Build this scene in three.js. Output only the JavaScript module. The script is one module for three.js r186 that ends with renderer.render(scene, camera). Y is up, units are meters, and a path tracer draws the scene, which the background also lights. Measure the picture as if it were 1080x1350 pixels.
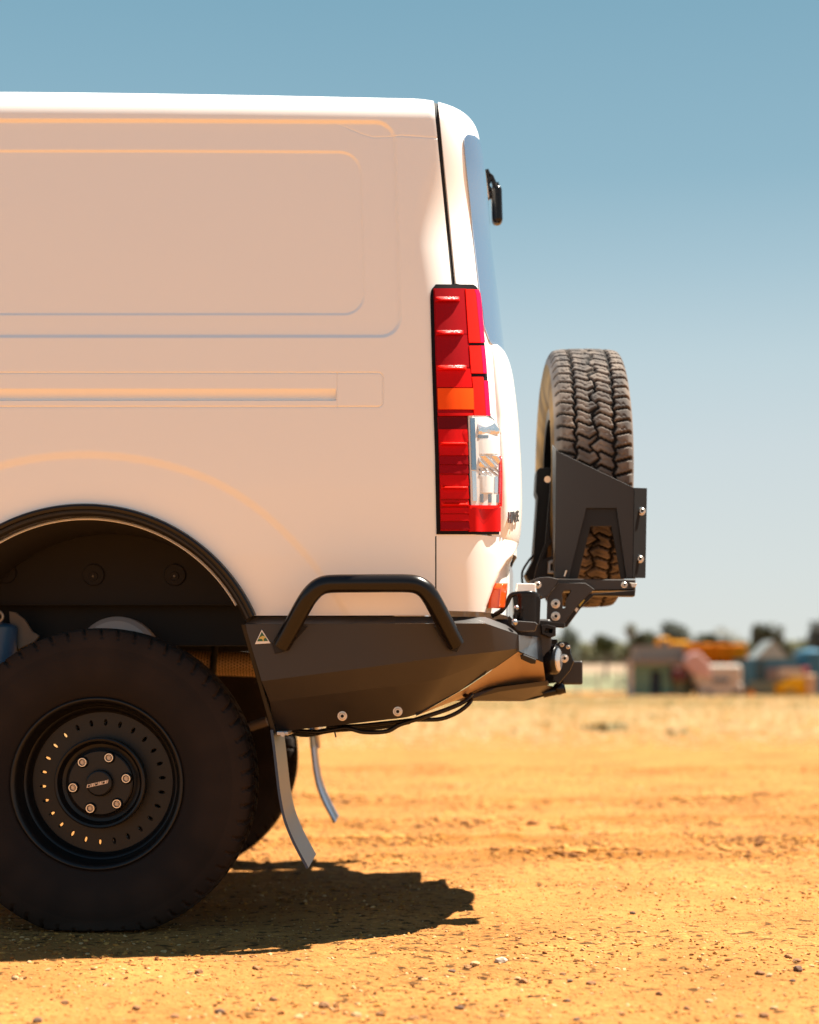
import * as THREE from 'three';
import { mergeGeometries, toCreasedNormals } from 'three/addons/utils/BufferGeometryUtils.js';
import { RoundedBoxGeometry } from 'three/addons/geometries/RoundedBoxGeometry.js';
import { TextGeometry } from 'three/addons/geometries/TextGeometry.js';
import { FontLoader } from 'three/addons/loaders/FontLoader.js';
import { ImprovedNoise } from 'three/addons/math/ImprovedNoise.js';

// ------------------------------------------------------------------ camera, sky, sun, exposure
const V3 = THREE.Vector3, PI = Math.PI;
const CZ = 4.3, F = 2193, PX = 540, HY = 905, HC = 0.642;   // lens: metres to the van's side, focal length and optical axis in photo pixels, eye height
const scene = new THREE.Scene();
const camera = new THREE.PerspectiveCamera(2 * Math.atan(HY / F) * 180 / PI, 1080 / (2 * HY), 0.05, 4000);
camera.position.set(0, HC, CZ);
camera.lookAt(0, HC, 0);
camera.setViewOffset(1080, 2 * HY, 0, 0, 1080, 1350);
camera.focus = 4.25;
camera.userData.fStop = 1.5;
camera.updateProjectionMatrix();

const renderer = new THREE.WebGLRenderer({ antialias: true });
renderer.setSize(819, 1024);
renderer.toneMapping = THREE.LinearToneMapping;
renderer.toneMappingExposure = 3.5;
renderer.shadowMap.enabled = true;
renderer.shadowMap.type = THREE.PCFSoftShadowMap;

{ // clear sky: pale, dusty horizon rising to a teal blue
  const w = 256, h = 512, d = new Float32Array(w * h * 4);
  const stops = [[-90, .50, .38, .22], [-3, .60, .50, .36], [0, .74, .74, .68], [1.5, .72, .75, .71], [4, .68, .74, .73], [8, .61, .70, .73], [11, .52, .655, .71], [14, .39, .56, .65], [17, .285, .475, .585], [24, .195, .385, .51], [40, .12, .27, .42], [90, .06, .16, .32]];
  for (let j = 0; j < h; j++) {
    const el = ((j + .5) / h - .5) * 180;
    let k = 0; while (k < stops.length - 2 && el > stops[k + 1][0]) k++;
    const a = stops[k], b = stops[k + 1], t = Math.min(1, Math.max(0, (el - a[0]) / (b[0] - a[0])));
    for (let i = 0; i < w; i++) {
      const o = (j * w + i) * 4;
      for (let c = 0; c < 3; c++) d[o + c] = (a[c + 1] + (b[c + 1] - a[c + 1]) * t) / 3.5;
      d[o + 3] = 1;
    }
  }
  const sky = new THREE.DataTexture(d, w, h, THREE.RGBAFormat, THREE.FloatType);
  sky.mapping = THREE.EquirectangularReflectionMapping;
  sky.magFilter = sky.minFilter = THREE.LinearFilter;
  sky.needsUpdate = true;
  scene.background = sky;
  scene.environment = sky;
}
const SUN = new V3(.50, 1, -.25).normalize();
const sun = new THREE.DirectionalLight(new THREE.Color().setRGB(1, .93, .80), 4.6);
sun.position.copy(SUN).multiplyScalar(30);
sun.castShadow = true;
sun.shadow.mapSize.set(4096, 4096);
Object.assign(sun.shadow.camera, { left: -8, right: 8, top: 8, bottom: -8, near: 1, far: 80 });
scene.add(sun, sun.target);

// ------------------------------------------------------------------ helpers
let seed = 7;
const rnd = () => { seed = (seed + 0x6d2b79f5) | 0; let t = Math.imul(seed ^ (seed >>> 15), 1 | seed); t = (t + Math.imul(t ^ (t >>> 7), 61 | t)) ^ t; return ((t ^ (t >>> 14)) >>> 0) / 4294967296; };
const rr = (a, b) => a + (b - a) * rnd();
const clamp = (x, a = 0, b = 1) => Math.min(b, Math.max(a, x));
const ss = (a, b, x) => { const t = clamp((x - a) / (b - a)); return t * t * (3 - 2 * t); };
const noise = new ImprovedNoise();
const n3 = (x, y, z) => noise.noise(x, y, z);
const at = (x, y, z) => new V3((x - PX) / F * (CZ - z), HC + (HY - y) / F * (CZ - z), z);   // the point at depth z seen at a photo pixel
const pxOf = (p) => [PX + p.x * F / (CZ - p.z), HY - (p.y - HC) * F / (CZ - p.z)];
const names = new Map();
function numbered(name) { const n = names.get(name) ?? 0; names.set(name, n + 1); return n ? `${name}_${String(n).padStart(3, '0')}` : name; }
const mats = {};
function mat(color, roughness = .6, extra = {}) {
  const c = new THREE.Color().setRGB(...color);
  return new (Object.keys(extra).some((k) => /clearcoat|transm|sheen|ior|thick|specular/.test(k)) ? THREE.MeshPhysicalMaterial : THREE.MeshStandardMaterial)({ color: c, roughness, metalness: 0, ...extra });
}
function plain(g) {   // same attributes on every geometry
  let o = g.index ? g.toNonIndexed() : g;
  if (!o.attributes.normal) o.computeVertexNormals();
  if (!o.attributes.uv) o.setAttribute('uv', new THREE.BufferAttribute(new Float32Array(o.attributes.position.count * 2), 2));
  for (const k of Object.keys(o.attributes)) if (!['position', 'normal', 'uv'].includes(k)) o.deleteAttribute(k);
  o.morphAttributes = {};
  return o;
}
const join = (list) => list.length === 1 ? list[0] : mergeGeometries(list.map(plain), false);
function mesh(name, geo, m, parent) {
  const o = new THREE.Mesh(Array.isArray(geo) ? join(geo) : geo, m);
  o.name = numbered(name); o.castShadow = o.receiveShadow = true;
  if (parent) parent.add(o);
  return o;
}
function thing(name, label, category, pos = [0, 0, 0], group) {
  const o = new THREE.Group(); o.name = numbered(name); o.position.set(...pos); scene.add(o);
  o.userData = { label, category }; if (group) o.userData.group = group;
  return o;
}
function struct(name, geo, m) { const o = mesh(name, geo, m, scene); o.userData.kind = 'structure'; return o; }
const box = (w, h, d, x, y, z, r = 0) => { const g = r ? new RoundedBoxGeometry(w, h, d, 2, r) : new THREE.BoxGeometry(w, h, d); g.translate(x, y, z); return g; };
function rod(a, b, r0, r1 = r0, n = 16) {
  const d = b.clone().sub(a), g = new THREE.CylinderGeometry(r1, r0, d.length(), n);
  g.applyQuaternion(new THREE.Quaternion().setFromUnitVectors(new V3(0, 1, 0), d.clone().normalize()));
  return g.translate((a.x + b.x) / 2, (a.y + b.y) / 2, (a.z + b.z) / 2);
}
const tube = (pts, r, n = 60, tension = .5) => new THREE.TubeGeometry(new THREE.CatmullRomCurve3(pts, false, 'catmullrom', tension), n, r, 12);
function lathe(pts, n = 72) { const g = new THREE.LatheGeometry(pts.map(([r, z]) => new THREE.Vector2(r, z)), n); return g.rotateX(PI / 2); }   // axis along z
function gridGeo(rows, cols, f, keep) {   // f(i, j) -> [p, n, u, v]
  const pos = [], nor = [], uv = [], idx = [];
  for (let j = 0; j < rows; j++) for (let i = 0; i < cols; i++) { const [p, n, u, v] = f(i, j); pos.push(p.x, p.y, p.z); if (n) nor.push(n.x, n.y, n.z); uv.push(u ?? i / cols, v ?? j / rows); }
  for (let j = 0; j < rows - 1; j++) for (let i = 0; i < cols - 1; i++) {
    if (keep && !keep(i, j)) continue;
    const a = j * cols + i, b = a + 1, c = a + cols, d = c + 1; idx.push(a, b, d, a, d, c);
  }
  const g = new THREE.BufferGeometry();
  g.setAttribute('position', new THREE.Float32BufferAttribute(pos, 3));
  g.setAttribute('uv', new THREE.Float32BufferAttribute(uv, 2));
  g.setIndex(idx);
  if (nor.length) g.setAttribute('normal', new THREE.Float32BufferAttribute(nor, 3)); else g.computeVertexNormals();
  return g;
}
// a bent or flat plate with a chamfered front edge; pts = [px, py, z]; holes likewise; back = offset vector of its rear face
function plate(pts, back = [0, 0, -.006], bevel = .0022, holes = []) {
  const loops = [pts, ...holes].map((l, k) => { const area = THREE.ShapeUtils.area(l.map(([x, y]) => new THREE.Vector2(x, -y))); return (area > 0) === (k === 0) ? l : [...l].reverse(); });
  const P = loops.map((l) => l.map((q) => at(...q))), bk = new V3(...back);
  const inset = loops.map((l, k) => l.map((q, i) => {
    const a = l[(i + l.length - 1) % l.length], c = l[(i + 1) % l.length];
    const d1 = new THREE.Vector2(q[0] - a[0], -(q[1] - a[1])).normalize(), d2 = new THREE.Vector2(c[0] - q[0], -(c[1] - q[1])).normalize();
    const n1 = new THREE.Vector2(-d1.y, d1.x), n2 = new THREE.Vector2(-d2.y, d2.x), m = n1.clone().add(n2); const s = Math.max(.35, m.lengthSq() / 2);
    m.multiplyScalar(1 / s / 1); m.multiplyScalar(.5 * 2 / 2);
    return P[k][i].clone().add(new V3(m.x, m.y, 0).multiplyScalar(bevel));
  }));
  const lift = bk.clone().normalize().multiplyScalar(-bevel), pos = [];
  const tri = (a, b, c) => pos.push(a.x, a.y, a.z, b.x, b.y, b.z, c.x, c.y, c.z);
  const flat = inset.map((l) => l.map((p) => new THREE.Vector2(p.x, p.y))), all = inset.flat(), allP = P.flat();
  for (const [a, b, c] of THREE.ShapeUtils.triangulateShape(flat[0], flat.slice(1))) {
    tri(all[a].clone().add(lift), all[b].clone().add(lift), all[c].clone().add(lift));
    tri(allP[a].clone().add(bk), allP[c].clone().add(bk), allP[b].clone().add(bk));
  }
  P.forEach((l, k) => l.forEach((p, i) => {
    const j = (i + 1) % l.length, q = l[j], pi = inset[k][i].clone().add(lift), qi = inset[k][j].clone().add(lift), pb = p.clone().add(bk), qb = q.clone().add(bk);
    tri(p, q, qi); tri(p, qi, pi); tri(pb, qb, q); tri(pb, q, p);
  }));
  const g = new THREE.BufferGeometry(); g.setAttribute('position', new THREE.Float32BufferAttribute(pos, 3)); g.computeVertexNormals();
  return g;
}
function strip(a, b) { return gridGeo(2, a.length, (i, j) => [j ? b[i] : a[i]]); }   // sheet between two lines
function monotone(xs, ys) {   // smooth monotone interpolation
  const n = xs.length, d = [], m = [];
  for (let i = 0; i < n - 1; i++) d.push((ys[i + 1] - ys[i]) / (xs[i + 1] - xs[i]));
  for (let i = 0; i < n; i++) m.push(i === 0 ? d[0] : i === n - 1 ? d[n - 2] : d[i - 1] * d[i] <= 0 ? 0 : 2 * d[i - 1] * d[i] / (d[i - 1] + d[i]));
  return (x) => { let i = 0; while (i < n - 2 && x > xs[i + 1]) i++; const h = xs[i + 1] - xs[i], t = (x - xs[i]) / h; if (t <= 0) return ys[0] + (x - xs[0]) * m[0]; if (t >= 1 && i === n - 2) return ys[n - 1] + (x - xs[n - 1]) * m[n - 1];
    const t2 = t * t, t3 = t2 * t; return ys[i] * (2 * t3 - 3 * t2 + 1) + m[i] * h * (t3 - 2 * t2 + t) + ys[i + 1] * (-2 * t3 + 3 * t2) + m[i + 1] * h * (t3 - t2); };
}
const lin = (pts) => (x) => { let i = 0; while (i < pts.length - 2 && x > pts[i + 1][0]) i++; const [a, b] = [pts[i], pts[i + 1]]; return a[1] + (b[1] - a[1]) * (x - a[0]) / (b[0] - a[0]); };
const lin01 = (pts) => { const f = lin(pts); return (x) => f(clamp(x, pts[0][0], pts[pts.length - 1][0])); };
// tiling noise texture
function noiseTex(size, f, srgb) {
  const d = new Uint8Array(size * size * 4);
  for (let j = 0; j < size; j++) for (let i = 0; i < size; i++) { const c = f(i / size, j / size), o = (j * size + i) * 4; d[o] = clamp(c[0]) * 255; d[o + 1] = clamp(c[1]) * 255; d[o + 2] = clamp(c[2]) * 255; d[o + 3] = 255; }
  const t = new THREE.DataTexture(d, size, size); t.wrapS = t.wrapT = THREE.RepeatWrapping; t.magFilter = t.minFilter = THREE.LinearFilter; if (srgb) t.colorSpace = THREE.SRGBColorSpace; t.needsUpdate = true; return t;
}
function tileFbm(u, v, f0, oct, z = 0) {   // periodic fbm by blending
  let s = 0, a = .5, f = f0;
  for (let o = 0; o < oct; o++) {
    const g = (x, y) => n3(x * f, y * f, z + o * 7.3), w = (x) => x;
    s += a * (g(u, v) * (1 - w(u)) * (1 - w(v)) + g(u - 1, v) * w(u) * (1 - w(v)) + g(u, v - 1) * (1 - w(u)) * w(v) + g(u - 1, v - 1) * w(u) * w(v));
    a *= .55; f *= 2;
  }
  return s;
}

// ------------------------------------------------------------------ materials
const dustTex = noiseTex(256, (u, v) => { const k = .80 + .45 * tileFbm(u, v, 6, 5); return [k, k, k]; }, false);
const powderBump = noiseTex(256, (u, v) => { const k = .5 + .9 * tileFbm(u, v, 60, 2, 4); return [k, k, k]; });
mats.paint = mat([.95, .93, .895], .45, { clearcoat: .7, clearcoatRoughness: .05, specularIntensity: .4 });
mats.black = mat([.009, .007, .0065], .42, { specularIntensity: .6 });
mats.satin = mat([.029, .024, .0225], .40, { specularIntensity: .85 });
mats.gloss = mat([.007, .0045, .0035], .26, { specularIntensity: .65 });
mats.rubberTrim = mat([.009, .007, .006], .38, { specularIntensity: .7 });
mats.liner = mat([.0165, .0135, .0135], .75);
mats.dark = mat([.010, .010, .011], .85);
mats.chassis = mat([.012, .012, .013], .75);
mats.bolt = mat([.60, .54, .48], .32, { metalness: 1 });
mats.steel = mat([.45, .45, .46], .35, { metalness: 1 });
mats.flap = mat([.018, .045, .095], .36);  // blue of the reflected sky put into the base colour
mats.rim = mat([.006, .005, .005], .40, { specularIntensity: .7 });
mats.glassDark = mat([.38, .48, .64], .05, { metalness: .75, clearcoat: 1, clearcoatRoughness: .02 });
mats.clear = mat([1, 1, 1], .03, { transmission: 1, thickness: 0, ior: 1.48 });

// ------------------------------------------------------------------ the van's skin: level sets of the body
const VAN = new V3(-1.9, 0, -.975);
const van = thing('white_van', 'white high-lift delivery van with black steel rear bar and spare tyre', 'van', VAN.toArray());
function part(name, geo, m, parent = van, label) { const o = mesh(name, geo, m, parent); if (parent === van) o.position.sub(VAN); if (label) o.userData.label = label; return o; }
function node(name, parent = van) { const o = new THREE.Group(); o.name = numbered(name); parent.add(o); if (parent === van) o.position.sub(VAN); return o; }

const YS = 2.165, I0 = .135, A0 = .195, RS = .12, XR0 = .302;
const rearX = monotone([.75, 1.0, 1.2, 1.37, 1.6, 1.82, 2.05, YS], [.298, .302, .300, .292, .266, .242, .212, .194]);
const sideIn = (v) => v < 1.15 ? .014 * ((1.15 - v) / .35) ** 2 : I0 * ((v - 1.15) / (YS - 1.15)) ** 1.5;
function lev(v) {
  if (v <= YS) return { Y: v, iS: sideIn(v), iR: XR0 - rearX(v) };
  const iR0 = XR0 - rearX(YS), t = Math.min(1, v - YS), al = A0 + (PI / 2 - A0) * t;
  const iS = I0 + RS * (Math.cos(A0) - Math.cos(al)), iR = iR0 + .075 * (Math.cos(A0) - Math.cos(al)), Y = YS + RS * (Math.sin(al) - Math.sin(A0));
  if (v <= YS + 1) return { Y, iS, iR };
  const s = v - YS - 1;
  return { Y: Y + .03 * (1 - (1 - s) ** 2), iS: iS + (.968 - iS) * s, iR: iR + .16 * s };
}
const CB = .40, cornerA = (v) => .24 - .10 * ss(1.80, YS, v), cornerB = (v) => CB - .22 * ss(1.85, YS, v);
function skin(u, v) {
  const { Y, iS, iR } = lev(v), hw = .975 - iS, b = Math.min(cornerB(v), hw * .95), a = cornerA(v), xr = XR0 - iR, xc = xr - a, uM = PI / 2 + hw - b;
  const flip = u > uM; if (flip) u = 2 * uM - u;
  let x, z;
  if (u <= 0) { x = xc + u; z = -iS; } else if (u <= PI / 2) { x = xc + a * Math.sin(u); z = -iS - b * (1 - Math.cos(u)); } else { x = xr + .012 * ss(0, .55, u - PI / 2) ; z = -iS - b - (u - PI / 2); }
  const w = clamp((Y - 1.85) / .4); const y = Y - .020 * w * w * clamp((x + 1.1) / 1.2) ** 1.4;
  return new V3(x, y, flip ? -1.95 - z : z);
}
const uMid = (v) => { const { iS } = lev(v), hw = .975 - iS; return PI / 2 + hw - Math.min(cornerB(v), hw * .95); };
function skinN(u, v, f = skin) {
  const e = 6e-4, a = f(u - e, v), b = f(u + e, v), c = f(u, v - e), d = f(u, v + e);
  return b.sub(a).cross(d.sub(c)).normalize();
}
function uAtX(x, v) { const { iR } = lev(v), A = cornerA(v), xc = XR0 - iR - A; return x <= xc ? x - xc : Math.asin(clamp((x - xc) / A, 0, 1)); }
function uAtPx(px, v) {   // where a photo column meets the skin at this level (near corner)
  let lo = -6, hi = 1.45;
  const q = (u) => { const p = skin(u, v); return PX + p.x * F / (CZ - p.z); };
  if (q(hi) < px) return hi;
  for (let k = 0; k < 40; k++) { const m = (lo + hi) / 2; if (q(m) < px) lo = m; else hi = m; }
  return (lo + hi) / 2;
}
function vAtPy(py, u0) { let v = HC + (HY - py) * CZ / F; for (let k = 0; k < 12; k++) { const p = skin(typeof u0 === 'function' ? u0(v) : u0, v); v += HC + (HY - py) / F * (CZ - p.z) - p.y; } return v; }
function solve(px, py) { let v = HC + (HY - py) * CZ / F, u = 0; for (let k = 0; k < 12; k++) { u = uAtPx(px, v); const p = skin(u, v); v += HC + (HY - py) / F * (CZ - p.z) - p.y; } return [u, v]; }
// a piece lying on the skin, outlined in photo columns xl(y), xr(y) over rows y0..y1, raised by off(s, t) with turned-in edges
function onSkin(xl, xr, y0, y1, off, nx, ny, skirt = .012) {
  const wrapOff = typeof off === 'function' ? off : () => off;
  return gridGeo(ny + 3, nx + 3, (i, j) => {
    const s = clamp((i - 1) / nx), t = clamp((j - 1) / ny), py = y1 + (y0 - y1) * t, L = typeof xl === 'function' ? xl(py) : xl, R = typeof xr === 'function' ? xr(py) : xr, px = L + (R - L) * s;
    const [u, v] = solve(px, py), edge = i === 0 || j === 0 || i === nx + 2 || j === ny + 2;
    const p = skin(u, v).addScaledVector(skinN(u, v), wrapOff(s, t, px, py) - (edge ? skirt : 0));
    return [p, null, px * .002, py * .002];
  });
}
const creased = (g, a = .6) => toCreasedNormals(g, a);

// pressed relief of the near side, in photo coordinates of the flank
const rbox = (x, y, x0, y0, x1, y1, r) => { const qx = Math.abs(x - (x0 + x1) / 2) - (x1 - x0) / 2 + r, qy = Math.abs(y - (y0 + y1) / 2) - (y1 - y0) / 2 + r; return Math.hypot(Math.max(qx, 0), Math.max(qy, 0)) + Math.min(Math.max(qx, qy), 0) - r; };
const creaseY = lin([[430, 158], [457, 167], [478, 176], [492, 180], [530, 179], [578, 182]]);
function relief(p) {
  const [x, y] = pxOf(p); let o = .0005 * n3(p.x * 3.2, p.y * 3.6, 50) + .0002 * n3(p.x * 9, p.y * 7, 52);
  const sl = (443 - y) / 286;
  o -= .0075 * ss(3, -3, rbox(x, y, -3000, 158.5 + .006 * Math.max(0, x - 200), 528 - 8 * sl, 443, 26));
  o -= .0040 * ss(2, -2.4, rbox(x, y, -3000, 197.5 + .005 * Math.max(0, x - 200), 482 - 8 * sl, 413.5, 28));
  const rail = rbox(x, y, -3000, 491.5, 505, 536.5, 7);
  o -= .0030 * ss(1.6, .3, Math.abs(rail));
  if (x < 445) { const e = ss(443.6, 442.2, x); o -= e * .016 * clamp((y - 512.5) / 11) * ss(528, 526.2, y); }
  if (y > 491 && y < 537) o -= .002 * ss(1.3, .2, Math.abs(x - 444.5));
  if (x > 440 && x < 580) o -= .0012 * ss(1.8, .2, Math.abs(y - creaseY(x))) * ss(440, 462, x);
  const ar = Math.hypot((x - 112) / 1.0, (y - 1030) * (y < 1030 ? 1.0 : .7));
  o -= .0055 * ss(437, 424, ar + 26 * ss(150, 420, Math.abs(x - 112))) ;
  return o;
}
function seamPx(y) { return lin([[100, 569], [130, 571.5], [250, 583.5], [375, 595.5], [698, 600], [706, 573.8], [900, 573.8]])(y); }
const ARC = at(112, 911, 0), ARC_R = 246 * CZ / F;
{
  const vs = [], dense = [[148, 172], [176, 186], [190, 206], [404, 420], [434, 452], [486, 542]].map(([a, b]) => [HC + (HY - b) * .002, HC + (HY - a) * .00204]);
  for (let v = .826; v < YS;) { vs.push(v); v += dense.some(([a, b]) => v > a - .01 && v < b + .012) ? .0016 : .006; }
  for (let k = 0; k <= 30; k++) vs.push(YS + k / 30 * .93);
  const cols = 640;
  const P = (u, v) => { const p = skin(u, v); if (p.z > -.3) { const o = relief(p); if (o) p.z += o; } return p; };
  const uL = (v) => uAtX(-4.3, v), uF = (v) => uAtX(-1.14, v), uR = (v) => { let u = uAtPx(585, v); for (let k = 0; k < 4; k++) { const [, y] = pxOf(skin(u, v)); u = uAtPx(seamPx(y), v); } return u; };
  const lim = vs.map((v) => [uL(v), uF(v), uR(v)]);
  const uM_ = vs.map((v) => uAtPx(550, v));
  const uAt = (i, j) => { const [a, b, c] = lim[j], m = uM_[j]; if (i < 40) return a + (b - a) * i / 40; if (i < 600) return b + (m - b) * (i - 40) / 560; return m + (c - m) * (i - 600) / (cols - 2 - 600); };
  const g = gridGeo(vs.length, cols, (i, j) => {
    const lip = i === cols - 1, u = uAt(Math.min(i, cols - 2), j), p = P(u, vs[j]), n = skinN(u, vs[j], P);
    if (lip) p.addScaledVector(n, -.006);
    return [p, n, p.x, p.y];
  }, (i, j) => {
    const a = P(uAt(Math.min(i, cols - 2), j), vs[j]), b = P(uAt(Math.min(i + 1, cols - 2), j + 1), vs[j + 1]);
    const inside = (p) => Math.hypot(p.x - ARC.x, p.y - ARC.y) < ARC_R - .010;
    return !(inside(a) && inside(b));
  });
  part('side_panel', g, mats.paint);
  // far side, roof, front end: closed, plain
  const gv = []; for (let k = 0; k <= 40; k++) gv.push(.826 + (YS - .826) * k / 40); for (let k = 1; k <= 8; k++) gv.push(YS + k / 8 * .93);
  part('side_panel', gridGeo(gv.length, 60, (i, j) => { const u = uL(gv[j]) + (uAtX(.06, gv[j]) - uL(gv[j])) * i / 59, p = skin(u, gv[j]); p.z = -1.95 - p.z; return [p]; }, (i, j) => { const p = skin(uL(gv[j]) + (uAtX(.06, gv[j]) - uL(gv[j])) * i / 59, gv[j]); return Math.hypot(p.x - ARC.x, p.y - ARC.y) > ARC_R; }), mats.paint);
  const rv = []; for (let k = 0; k <= 4; k++) rv.push(YS + .93 + .07 * k / 4); for (let k = 1; k <= 16; k++) rv.push(YS + 1 + k / 16);
  part('roof', gridGeo(rv.length, 161, (i, j) => { const v = rv[j], m = uMid(v), t = i / 80, u = t <= 1 ? uL(v) + (m - uL(v)) * t : m + (m - uL(v)) * (t - 1); return [skin(u, v)]; }), mats.paint);
  const fs = new THREE.Shape(); const fp = [...gv, ...rv].map((v) => skin(uL(v), v));
  fs.moveTo(fp[0].z, .45); fp.forEach((p) => fs.lineTo(p.z, p.y)); [...fp].reverse().forEach((p) => fs.lineTo(-1.95 - p.z, p.y)); fs.lineTo(-1.95 - fp[0].z, .45); fs.closePath();
  const fg = new THREE.ExtrudeGeometry(fs, { depth: .05, bevelEnabled: false }); fg.rotateY(-PI / 2); fg.translate(-4.3, 0, 0);
  part('front_panel', fg, mats.paint);
  for (const z of [-.035, -1.915]) part('sill_panel', box(3.0, .40, .03, -2.82, .63, z), mats.paint);
  // dark sheet added under the panel gap, standing in for its shade
  part('gap_shade_backing', gridGeo(80, 9, (i, j) => { const v = .84 + (YS + .9 - .84) * j / 79, u0 = uR(v); const u = u0 - .10 + .28 * i / 8; return [skin(u, v).addScaledVector(skinN(u, v), -.0045)]; }), mats.dark);
}
// tailgate: painted shell with glass, bulged lower panel
const tailgate = node('tailgate');
const lensEdge = lin([[300, 620], [376, 629], [480, 638], [548, 642], [556, 648], [570, 654], [620, 655.5], [705, 655.5], [730, 656]]);
const upperGap = (y) => lin([[90, 574], [130, 577.2], [250, 589.2], [375, 601.4]])(y);
{
  const topV = YS + .93;
  const band = (yA, yB, edge, n, m, name, material, off = 0, vTop) => {
    const v0 = vAtPy(yB, .6), v1 = vTop ?? vAtPy(yA, .6), rows = n, cols = m;
    const g = gridGeo(rows, cols, (i, j) => {
      const v = v0 + (v1 - v0) * j / (rows - 1); let u0 = uAtPx(610, v);
      for (let k = 0; k < 6; k++) { const [, y] = pxOf(skin(u0, v)); u0 = uAtPx(edge(y), v); }
      const mM = uMid(v), k = i === 0 ? 0 : (i - 1) / (cols - 2), kk = k < .5 ? Math.pow(k * 2, 1.7) / 2 : 1 - Math.pow((1 - k) * 2, 1.7) / 2, u = u0 + 2 * (mM - u0) * kk, N = skinN(u, v), p = skin(u, v).addScaledVector(N, off - (i === 0 ? .014 : 0));
      return [p, i === 0 ? null : null];
    });
    return mesh(name, g, material, tailgate);
  };
  band(0, 377, upperGap, 90, 130, 'tailgate_upper', mats.paint, 0, topV);
  band(377, 724, (y) => lensEdge(y) - 7, 120, 120, 'tailgate_lower', mats.paint);
  // rear glass, standing 3 mm proud
  const gl = lin01([[170, 640], [176, 618], [181, 611.5], [190, 611], [230, 614.5], [300, 622], [375, 630.5], [430, 637.5], [452, 645], [462, 660]]);
  const gv0 = vAtPy(456, .9), gv1 = vAtPy(177, .9), rows = 70, cols = 120;
  mesh('rear_window', gridGeo(rows, cols, (i, j) => {
    const v = gv0 + (gv1 - gv0) * clamp((j - 1) / (rows - 3)); let u0 = uAtPx(620, v);
    for (let k = 0; k < 6; k++) { const [, y] = pxOf(skin(u0, v)); u0 = uAtPx(gl(y), v); }
    const mM = uMid(v), t = clamp((i - 1) / (cols - 3)), kk = t < .5 ? Math.pow(t * 2, 1.6) / 2 : 1 - Math.pow((1 - t) * 2, 1.6) / 2, u = u0 + 2 * (mM - u0) * kk, e = i === 0 || j === 0 || i === cols - 1 || j === rows - 1;
    return [skin(u, v).addScaledVector(skinN(u, v), e ? -.004 : .0035)];
  }), mats.glassDark, tailgate);
  // bulged pressing below the glass
  const bl = lin01([[448, 664], [452, 650], [456, 648], [480, 650], [550, 655], [640, 658.5], [722, 660]]);
  const b0 = vAtPy(716, 1), b1 = vAtPy(451, 1), R = 110, C = 110;
  mesh('pressed_panel', gridGeo(R, C, (i, j) => {
    const tt = j / (R - 1), v = b0 + (b1 - b0) * tt; let u0 = uAtPx(640, v);
    for (let k = 0; k < 6; k++) { const [, y] = pxOf(skin(u0, v)); u0 = uAtPx(bl(y), v); }
    const mM = uMid(v), t = i / (C - 1), kk = t < .5 ? Math.pow(t * 2, 1.8) / 2 : 1 - Math.pow((1 - t) * 2, 1.8) / 2, u = u0 + 2 * (mM - u0) * kk;
    const du = Math.min(u - u0, 2 * mM - u0 - u), dv = Math.min(b1 - v, (v - b0) * .6), q = Math.min(1, du / .10), r = Math.min(1, dv / .085);
    const h = Math.sqrt(Math.max(0, 1 - (1 - q) ** 2)) * Math.sqrt(Math.max(0, 1 - (1 - r) ** 2));
    return [skin(u, v).addScaledVector(skinN(u, v), -.003 + .019 * h)];
  }), mats.paint, tailgate);
}
// badge letters on the tailgate
const font = await new FontLoader().loadAsync('fonts/droid/droid_sans_bold.typeface.json');
{
  const word = 'HIACE', us = [.86, .93, 1.0, 1.09, 1.18], m = mat([.22, .21, .21], .3, { metalness: .8 });
  [...word].forEach((ch, k) => {
    const px = [664.0, 666.2, 668.6, 671.8, 674.4][k], [u, v] = solve(px, 690 - k * .6), n = skinN(u, v), p = skin(u, v).addScaledVector(n, .0165);
    const g = new TextGeometry(ch, { font, size: .029, depth: .003, curveSegments: 4 }); g.computeBoundingBox(); g.translate(-(g.boundingBox.max.x + g.boundingBox.min.x) / 2, 0, 0);
    const o = mesh('letter', g, m, tailgate); o.position.copy(p);
    const up = new V3(0, 1, 0).addScaledVector(n, -n.y).normalize(), xA = up.clone().cross(n); o.quaternion.setFromRotationMatrix(new THREE.Matrix4().makeBasis(xA, up, n));
  });
}
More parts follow.
